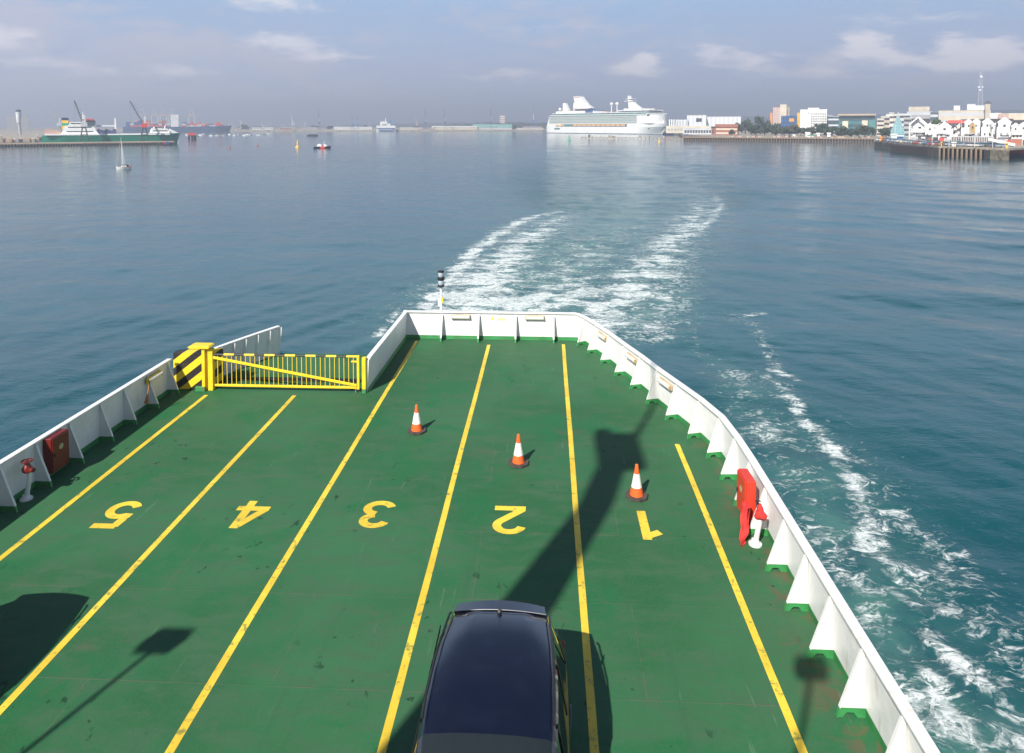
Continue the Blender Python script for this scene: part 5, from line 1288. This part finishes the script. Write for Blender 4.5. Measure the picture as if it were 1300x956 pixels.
# ------------------------------------------------------------------ water
def waves(x, y, cell):
    rs = np.random.RandomState(5); h = np.zeros_like(x)
    for k in range(64):
        lam = .55*(11/.55)**(rs.rand()**1.1); th = rs.normal(R(20), 1.0); ph = rs.rand()*6.28
        a = .0011*lam*(.6+.8*rs.rand()); kx, ky = 2*math.pi/lam*math.sin(th), 2*math.pi/lam*math.cos(th)
        fade = np.clip(lam/(3.2*cell) - .6, 0, 1)
        h += a*fade*np.sin(kx*x+ky*y+ph+.6*np.sin(.11*x+.07*y+k))
    # ship-made swell spreading on the right of the track, shorter diverging waves on the left
    mr = np.clip((x-9-.10*y)/14, 0, 1)*np.clip((260-y)/160, .15, 1)
    for lam, th, a, ph in ((12.5,R(14),.080,.3),(9.1,R(24),.050,1.9),(7.3,R(2),.034,4.0),(5.1,R(38),.024,2.2)):
        fade = np.clip(lam/(3.2*cell) - .6, 0, 1)
        h += a*mr*fade*np.sin(2*math.pi/lam*(math.sin(th)*x+math.cos(th)*y)+ph+1.3*np.sin(.045*x-.03*y))
    ml = np.clip((-6-x)/3, 0, 1)*np.exp(-((x+14)/12)**2)*np.exp(-((y-34)/22)**2)
    for lam, th, a, ph in ((2.6,R(-58),.016,.3),(1.7,R(-64),.011,2.0)):
        fade = np.clip(lam/(3.2*cell) - .6, 0, 1)
        h += a*ml*fade*np.sin(2*math.pi/lam*(math.sin(th)*x+math.cos(th)*y)+ph)
    return h
def polydist(x, y, P):
    """distance to polyline and value interpolated along it; P = [(x,y,width,strength)]"""
    best = np.full(x.shape, 1e9); 
    res = np.zeros_like(x)
    for a, b in zip(P, P[1:]):
        dx, dy = b[0]-a[0], b[1]-a[1]; L2 = dx*dx+dy*dy
        t = np.clip(((x-a[0])*dx+(y-a[1])*dy)/L2, 0, 1)
        d = np.hypot(x-a[0]-t*dx, y-a[1]-t*dy)
        w = a[2]+(b[2]-a[2])*t; s = a[3]+(b[3]-a[3])*t
        res = np.maximum(res, s*np.exp(-(d/w)**1.45))
    return res
def P_(lst): return [(*un(px, py, 0), w, s) for px, py, w, s in lst]
WAKE_L = P_([(590,405,4.0,1.05),(608,375,4.2,.98),(632,340,4.0,.86),(662,308,3.6,.70),(696,284,3.2,.58),(722,272,2.8,.42),(750,266,2.2,.2)])
EDGE_L = P_([(535,398,1.2,.85),(550,376,1.1,.92),(580,345,1.2,.92),(608,315,1.3,.92),(645,288,1.4,.90),(682,274,1.4,.78),(718,268,1.2,.45)])
WAKE_C = P_([(660,398,4.6,.92),(705,376,5.4,.74),(728,345,6,.52),(755,312,7,.42),(785,290,8,.34),(820,268,9,.2)])
WAKE_R = P_([(750,410,3.2,.90),(775,388,3.4,.88),(806,362,3.6,.84),(830,335,3.6,.76),(850,310,3.6,.68),(872,288,3.8,.62),(892,268,4.2,.54),(896,250,5.0,.36),(884,236,6,.20),(865,222,6,.05)])
EDGE_R = P_([(832,425,1.8,.62),(846,395,1.8,.60),(852,365,1.8,.58),(858,335,1.6,.52),(868,308,1.3,.62),(900,282,1.3,.66),(914,262,1.5,.6),(905,245,2.0,.3)])
SIDE = P_([(868,402,1.2,.40),(905,398,.9,.40),(948,402,.7,.48),(968,430,.6,.40),(985,470,.55,.65),(1010,482,.35,.7)])
SIDE2 = P_([(975,478,0.47,0.77),(1003,500,0.52,0.77),(1015,530,0.43,0.73),(1040,550,0.52,0.82),(1062,575,0.43,0.77),(1078,600,0.47,0.82),(1100,645,0.52,0.90),(1096,690,0.47,0.90),(1112,705,0.28,0.60),(1140,722,0.47,0.86),(1180,730,0.57,0.90),(1215,748,0.47,0.86)])
SIDE3 = P_([(1130,745,0.27,0.77),(1160,765,0.32,0.82),(1180,800,0.41,0.86),(1200,830,0.45,0.95),(1235,855,0.50,0.99),(1275,880,0.63,0.95),(1310,940,0.81,0.95)])
SIDE4 = P_([(1085,760,0.18,0.68),(1120,800,0.18,0.68),(1155,835,0.22,0.77),(1190,870,0.39,0.85),(1220,930,0.66,0.85)])
BLOB = [P_([(1118,648,.35,.9),(1150,645,.30,.9)]), P_([(1120,690,.3,.75),(1118,668,.3,.7)]), P_([(1140,735,.4,.85),(1200,770,.45,.9),(1235,730,.35,.6)]), P_([(1230,700,.35,.55),(1195,715,.3,.7)]), P_([(930,405,.7,.6),(965,398,.6,.6)]), P_([(870,380,.8,.4),(885,440,.5,.3),(900,470,.4,.25)])]
def foam(x, y):
    f = np.zeros_like(x)
    for P in (WAKE_L, EDGE_L, WAKE_C, WAKE_R, EDGE_R, SIDE, SIDE2, SIDE3, SIDE4, *BLOB): f = np.maximum(f, polydist(x, y, P))
    # thin transverse streamers between the hull and the side wash
    s = polydist(x, y, P_([(930,470,1.6,.40),(985,560,1.6,.46),(1030,650,1.3,.50),(1080,740,1.0,.55),(1130,830,.9,.55),(1180,950,1.0,.5)]))
    # far side scatter
    s2 = polydist(x, y, P_([(1010,520,1.0,.3),(1100,600,1.1,.35),(1170,680,1.0,.42),(1250,790,1.1,.52),(1320,860,1.3,.5)]))
    # left of stern
    s3 = polydist(x, y, P_([(478,428,.5,.55),(495,408,.5,.62),(508,392,.5,.5)]))
    return np.maximum(np.maximum(f, s), np.maximum(s2, s3))
def turb(x, y):
    t = polydist(x, y, P_([(650,410,8,1.0),(700,340,9,1.0),(750,290,12,.95),(800,255,15,.75),(815,225,19,.5),(780,200,26,.25)]))
    t = np.maximum(t, polydist(x, y, P_([(800,400,4.5,.9),(840,320,4.5,.8),(890,265,6,.6)])))
    t = np.maximum(t, polydist(x, y, P_([(900,450,2.4,.4),(1000,560,2.2,.6),(1060,660,1.9,.85),(1110,760,1.5,.9),(1170,860,1.5,.95),(1220,950,1.8,.9)])))
    return t
def slick(x, y):
    """smoothed water along the old track"""
    t = polydist(x, y, P_([(712,264,4,.7),(690,246,6,1.0),(682,228,9,1.0),(692,210,14,1.0),(722,197,22,.9),(770,188,40,.6),(830,182,70,.3)]))
    t = np.maximum(t, .75*polydist(x, y, P_([(930,262,4,.6),(935,244,7,.9),(915,226,9,.9),(880,210,14,.8),(840,198,20,.6),(820,190,30,.4)])))
    return t
na, nr = 560, 900
ang = np.linspace(R(-60), R(60), na)
rad = np.concatenate([5.0*np.exp(np.linspace(0, math.log(420/5.0), nr)), 420*np.exp(np.linspace(0, math.log(6000/420), 61))[1:]])
A, Rr = np.meshgrid(ang, rad)
# the sheet is anchored amidships behind the stern so the near water is well resolved
X = Rr*np.sin(A); Y = Rr*np.cos(A) + 0.0
cell = Rr*(math.log(420/5.0)/nr)
Zw = waves(X, Y, np.maximum(cell, Rr*(R(120)/na)))
Fo = foam(X, Y); Tu = turb(X, Y); Sl = slick(X, Y)
Zw += .05*np.clip(Fo,0,1)*(np.sin(X*2.1+Y*1.3+2*np.sin(Y*.9))*np.sin(Y*2.6-X*.7))*np.clip(.5/cell,0,1)
Zw *= np.clip((Rr-5)/3, 0, 1)
nrr = len(rad)
co = np.stack([X.ravel(), Y.ravel(), Zw.ravel()], 1)
idx = np.arange(nrr*na).reshape(nrr, na)
q = np.stack([idx[:-1,:-1], idx[:-1,1:], idx[1:,1:], idx[1:,:-1]], -1).reshape(-1, 4)
# coarse remainder of the sheet (behind and under the ferry)
ang2 = np.linspace(R(60), R(300), 49); rad2 = np.array([5.0, 40, 400, 6000])
A2, R2 = np.meshgrid(ang2, rad2); co2 = np.stack([(R2*np.sin(A2)).ravel(), (R2*np.cos(A2)).ravel(), np.zeros(A2.size)], 1)
o2 = len(co); i2 = np.arange(A2.size).reshape(A2.shape)+o2
q2 = np.stack([i2[:-1,:-1], i2[:-1,1:], i2[1:,1:], i2[1:,:-1]], -1).reshape(-1, 4)
co = np.vstack([co, co2]); q = np.vstack([q, q2])
me = bpy.data.meshes.new('water')
me.vertices.add(len(co)); me.vertices.foreach_set('co', co.ravel())
me.loops.add(q.size); me.loops.foreach_set('vertex_index', q.ravel()[::1])
me.polygons.add(len(q)); me.polygons.foreach_set('loop_start', np.arange(0, q.size, 4)); me.polygons.foreach_set('loop_total', np.full(len(q), 4))
me.polygons.foreach_set('use_smooth', np.ones(len(q), bool)); me.update(); me.validate()
z2 = np.zeros(A2.size)
for nm, arr in (('foam', Fo), ('turbid', Tu), ('slick', Sl)):
    at_ = me.attributes.new(nm, 'FLOAT', 'POINT'); at_.data.foreach_set('value', np.concatenate([arr.ravel(), z2]).astype(np.float32))
if me.polygons[0].normal.z < 0: me.flip_normals()
water = bpy.data.objects.new('water', me); COL.objects.link(water); tag(water, kind='structure')
def water_mat():
    m, t, ns, L, b = nt('sea_water')
    v = N(t, 'ShaderNodeNewGeometry').outputs['Position']
    at = lambda nm: (lambda n: n.outputs['Fac'])(N(t, 'ShaderNodeAttribute', attribute_name=nm))
    Ff, Tt, Ss = at('foam'), at('turbid'), at('slick')
    big = noise_(t, mapv(t, v, (.012,.03,1)), 1, 5, .6, .5)
    mid = noise_(t, v, .5, 5, .6, .4)
    base = mix_(t, smooth_(t, big, .3, .7), (.0022,.050,.066), (.0042,.064,.078))
    tm = math_(t, 'MULTIPLY', Tt, math_(t, 'ADD', smooth_(t, mid, .32, .66), .25), True)
    base = mix_(t, math_(t,'MULTIPLY',tm,.90), base, (.050,.150,.133))
    # foam lace + solid patches, world scale
    jig = noise_(t, v, .8, 4, .6, 0, 1)
    vv = N(t, 'ShaderNodeVectorMath', operation='MULTIPLY_ADD'); L.new(jig, vv.inputs[0]); vv.inputs[1].default_value = (1.1,1.1,0); L.new(v, vv.inputs[2])
    st = mapv(t, vv.outputs[0], (.70, 1.20, 1), rot=(0,0,-.12))
    n1 = noise_(t, st, 1.25, 6, .62, 1.2); n2 = noise_(t, st, 4.6, 5, .66, .8); n3 = noise_(t, st, .50, 4, .6, .8)
    ridge = math_(t, 'SUBTRACT', 1.0, math_(t, 'MULTIPLY', math_(t, 'ABSOLUTE', math_(t, 'SUBTRACT', n1, .5)), 13.0), True)
    ridge2 = math_(t, 'SUBTRACT', 1.0, math_(t, 'MULTIPLY', math_(t, 'ABSOLUTE', math_(t, 'SUBTRACT', n2, .5)), 8.0), True)
    Fm = math_(t, 'MULTIPLY', math_(t,'MULTIPLY',Ff,.87), math_(t, 'ADD', math_(t, 'MULTIPLY', smooth_(t, n3, .33, .66), 1.0), .42))
    brk = math_(t, 'ADD', math_(t,'MULTIPLY',n2,.5), math_(t,'MULTIPLY',n1,.5))
    lace = math_(t, 'MULTIPLY', math_(t, 'MAXIMUM', ridge, math_(t,'MULTIPLY',math_(t,'MULTIPLY',ridge2,.8),smooth_(t,Fm,.35,.8))), smooth_(t, math_(t,'ADD',Fm,math_(t,'MULTIPLY',math_(t,'SUBTRACT',n2,.5),1.6)), .22, .80))
    solid = smooth_(t, math_(t, 'ADD', Fm, math_(t, 'MULTIPLY', math_(t, 'SUBTRACT', brk, .5), 5.2)), 1.06, 1.60)
    n5 = noise_(t, v, 8.5, 3, .6, .5)
    solid = math_(t, 'MULTIPLY', solid, math_(t,'ADD', .42, math_(t,'MULTIPLY',smooth_(t,n5,.36,.56),.50)))
    veil = math_(t, 'MULTIPLY', smooth_(t, Fm, .45, 1.1), .10)
    fmask = math_(t, 'MAXIMUM', math_(t, 'MAXIMUM', lace, solid), veil, True)
    L.new(base, b.inputs['Base Color']); b.inputs['IOR'].default_value = 1.333
    b.inputs['Roughness'].default_value = .06
    # small ripples
    w1 = noise_(t, mapv(t, v, (.85,1.3,1), rot=(0,0,R(-20))), 1.3, 6, .68, .5)
    w2 = noise_(t, mapv(t, v, (1,1.4,1)), 5.0, 3, .6, .3)
    w0 = noise_(t, mapv(t, v, (.55,1.3,1), rot=(0,0,R(12))), .22, 4, .55, .5)
    calm = math_(t, 'SUBTRACT', 1.15, math_(t, 'MULTIPLY', smooth_(t, noise_(t, mapv(t, v, (.5,1.6,1)), .022, 5, .6, .6), .38, .66), .75))
    rip = math_(t, 'ADD', math_(t, 'MULTIPLY', w1, .040), math_(t, 'MULTIPLY', w2, .0120))
    rip = math_(t, 'ADD', rip, math_(t, 'MULTIPLY', math_(t,'MULTIPLY', math_(t,'ADD',Tt,0), n2), .07))
    rip = math_(t, 'MULTIPLY', rip, math_(t,'ADD',calm,math_(t,'MULTIPLY',Ss,3.2)))
    hgt = math_(t, 'ADD', rip, math_(t, 'MULTIPLY', w0, .085))
    hgt = math_(t, 'ADD', hgt, math_(t, 'MULTIPLY', fmask, .03))
    bp = N(t, 'ShaderNodeBump'); bp.inputs['Distance'].default_value = 1.0; bp.inputs['Strength'].default_value = .85
    L.new(hgt, bp.inputs['Height']); L.new(bp.outputs[0], b.inputs['Normal'])
    fb = N(t, 'ShaderNodeBsdfDiffuse'); fb.inputs['Color'].default_value = (.72,.76,.76,1)
    bp2 = N(t, 'ShaderNodeBump'); bp2.inputs['Distance'].default_value = .12; bp2.inputs['Strength'].default_value = .5
    L.new(n2, bp2.inputs['Height']); L.new(bp2.outputs[0], fb.inputs['Normal'])
    mx = N(t, 'ShaderNodeMixShader'); L.new(fmask, mx.inputs[0]); L.new(b.outputs[0], mx.inputs[1]); L.new(fb.outputs[0], mx.inputs[2])
    L.new(mx.outputs[0], ns['Material Output'].inputs['Surface'])
    return m
me.materials.append(water_mat())

# ------------------------------------------------------------------ air, sky, sun, camera
hz_m = bpy.data.materials.new('haze_air'); hz_m.use_nodes = True; t = hz_m.node_tree; t.nodes.clear()
pv = N(t, 'ShaderNodeVolumePrincipled'); pv.inputs['Color'].default_value = (.81,.875,1.0,1); pv.inputs['Density'].default_value = HAZE; pv.inputs['Anisotropy'].default_value = .28
om = N(t, 'ShaderNodeOutputMaterial'); t.links.new(pv.outputs[0], om.inputs['Volume'])
mb = MB(); mb.box(-6400,6400,-6400,6400,-6,150); hzo = mb.build('haze', hz_m); tag(hzo, kind='stuff')

w = bpy.data.worlds.new('World'); scene.world = w; w.use_nodes = True; t = w.node_tree; L = t.links
bg = t.nodes['Background']; bg.inputs['Strength'].default_value = SKY
sky = N(t, 'ShaderNodeTexSky'); sky.sky_type = 'NISHITA'; sky.sun_disc = False
SUN = Vector((-AX, -AY, 1)).normalized(); EL = math.asin(SUN.z)
sky.sun_elevation = EL; sky.sun_rotation = math.atan2(SUN.x, SUN.y) % (2*math.pi)
sky.air_density = 1.2; sky.dust_density = 1.5; sky.ozone_density = 1.5
d = N(t, 'ShaderNodeTexCoord').outputs['Generated']
sx = N(t, 'ShaderNodeSeparateXYZ'); L.new(d, sx.inputs[0]); x_, y_, z_ = sx.outputs
hyp = math_(t, 'SQRT', math_(t, 'ADD', math_(t,'MULTIPLY',x_,x_), math_(t,'MULTIPLY',y_,y_)))
az = math_(t, 'ARCTAN2', x_, y_); el = math_(t, 'ARCTAN2', z_, hyp)
cb = N(t, 'ShaderNodeCombineXYZ'); L.new(az, cb.inputs[0]); L.new(math_(t,'MULTIPLY',el,3.2), cb.inputs[1])
cv = cb.outputs[0]
cn = noise_(t, cv, 3.2, 7, .6, .6); cf = noise_(t, cv, 13, 8, .62, .4)
K = .83/SKY
def c_(r,g,b_): return (r*K,g*K,b_*K)
skyc = sky.outputs[0]
wn = N(t,'ShaderNodeSeparateColor'); L.new(noise_(t, cv, 9, 5, .6, .3, 1), wn.inputs[0])
azw = math_(t,'ADD', az, math_(t,'MULTIPLY', math_(t,'SUBTRACT', wn.outputs[0], .5), .085))
elw = math_(t,'ADD', el, math_(t,'MULTIPLY', math_(t,'SUBTRACT', wn.outputs[1], .5), .042))
# low stratus and dusty air banked over the horizon, thinning upwards
low = math_(t, 'SUBTRACT', 1.0, smooth_(t, math_(t, 'ADD', el, math_(t,'MULTIPLY',math_(t,'SUBTRACT',cn,.5),.16)), .035, .17))
blue = mix_(t, smooth_(t, el, .15, .27), c_(.26,.39,.60), c_(.47,.65,.93))  # brighter band above the view, added to lift the water reflections
blue = mix_(t, smooth_(t, el, .30, .52), blue, c_(.015,.05,.13))  # upper dome darkened on purpose to cut fill light in the shadows
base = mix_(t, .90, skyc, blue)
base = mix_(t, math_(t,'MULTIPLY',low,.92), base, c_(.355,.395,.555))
# broken high cloud elsewhere in the dome
hi = math_(t,'MULTIPLY', smooth_(t, cn, .52, .68), smooth_(t, el, .12, .3))
base = mix_(t, math_(t,'MULTIPLY',hi,.12), base, c_(.60,.62,.68))
wsp = math_(t,'MULTIPLY', smooth_(t, math_(t,'ADD',math_(t,'MULTIPLY',cf,.35),math_(t,'MULTIPLY',cn,.65)), .47, .60), math_(t,'SUBTRACT',1.0,smooth_(t, el, .14, .22)))
base = mix_(t, math_(t,'MULTIPLY',wsp,.75), base, c_(.47,.45,.54))
tot = None
for px, py, wp, hp, s in ((826,70,18,11,1.0),(806,86,44,10,.75),(1095,56,30,13,1.1),(1120,74,46,9,.8),(1212,58,22,13,1.05),(1245,74,60,9,.75),(1275,62,26,10,.8),(230,90,46,11,.62),(355,54,60,14,.62),(420,68,60,8,.5),(-2,48,40,18,.6),(60,82,80,9,.55),(345,6,60,10,.6),(905,68,36,11,.72),(965,80,50,9,.65),(640,96,90,7,.5),(700,40,70,10,.35),(1185,20,90,8,.4),(1030,96,90,8,.5)):
    r_ = _ray(px, py); a0 = math.atan2(r_[0], r_[1]); e0 = math.atan2(r_[2], math.hypot(r_[0], r_[1]))
    g = math_(t, 'ADD', math_(t,'POWER', math_(t,'ABSOLUTE', math_(t,'DIVIDE', math_(t,'SUBTRACT',azw,a0), wp/F)), 2), math_(t,'POWER', math_(t,'ABSOLUTE', math_(t,'DIVIDE', math_(t,'SUBTRACT',elw,e0), hp/F)), 2))
    g = math_(t, 'MULTIPLY', math_(t, 'EXPONENT', math_(t,'MULTIPLY',g,-1.0)), s*1.15)
    tot = g if tot is None else math_(t, 'ADD', tot, g)
cf2 = noise_(t, cv, 22, 9, .62, .8)
cm = smooth_(t, math_(t,'ADD', tot, math_(t,'MULTIPLY', math_(t,'SUBTRACT',math_(t,'ADD',math_(t,'MULTIPLY',cf2,.6),math_(t,'MULTIPLY',cf,.4)),.5), 2.0)), .18, 1.05)
cm = math_(t,'MULTIPLY',cm, smooth_(t, tot, .05,.35))
base = mix_(t, math_(t,'MULTIPLY',cm,.92), base, c_(.72,.69,.74))
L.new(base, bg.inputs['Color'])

sun = bpy.data.lights.new('sun', 'SUN'); sun.energy = SUNE; sun.angle = R(.55); sun.color = (1,.945,.86)
so = bpy.data.objects.new('sun', sun); COL.objects.link(so); so.rotation_euler = (-SUN).to_track_quat('-Z','Y').to_euler(); so.location = (-30,-60,90)
cam = bpy.data.cameras.new('camera'); co_ = bpy.data.objects.new('camera', cam); COL.objects.link(co_); scene.camera = co_
cam.sensor_width = 36; cam.sensor_fit = 'HORIZONTAL'; cam.lens = 36*F/1300; cam.shift_y = -(478-CY)/1300; cam.clip_start = .05; cam.clip_end = 20000
co_.location = (CAMX,CAMY,CZ); co_.rotation_euler = (math.pi/2-PITCH, 0, YAW)
scene.view_settings.view_transform = 'Standard'; scene.view_settings.look = 'None'; scene.view_settings.gamma = 1; scene.view_settings.exposure = EXPO
scene.render.engine = 'CYCLES'
scene.cycles.volume_bounces = 0; scene.cycles.max_bounces = 8
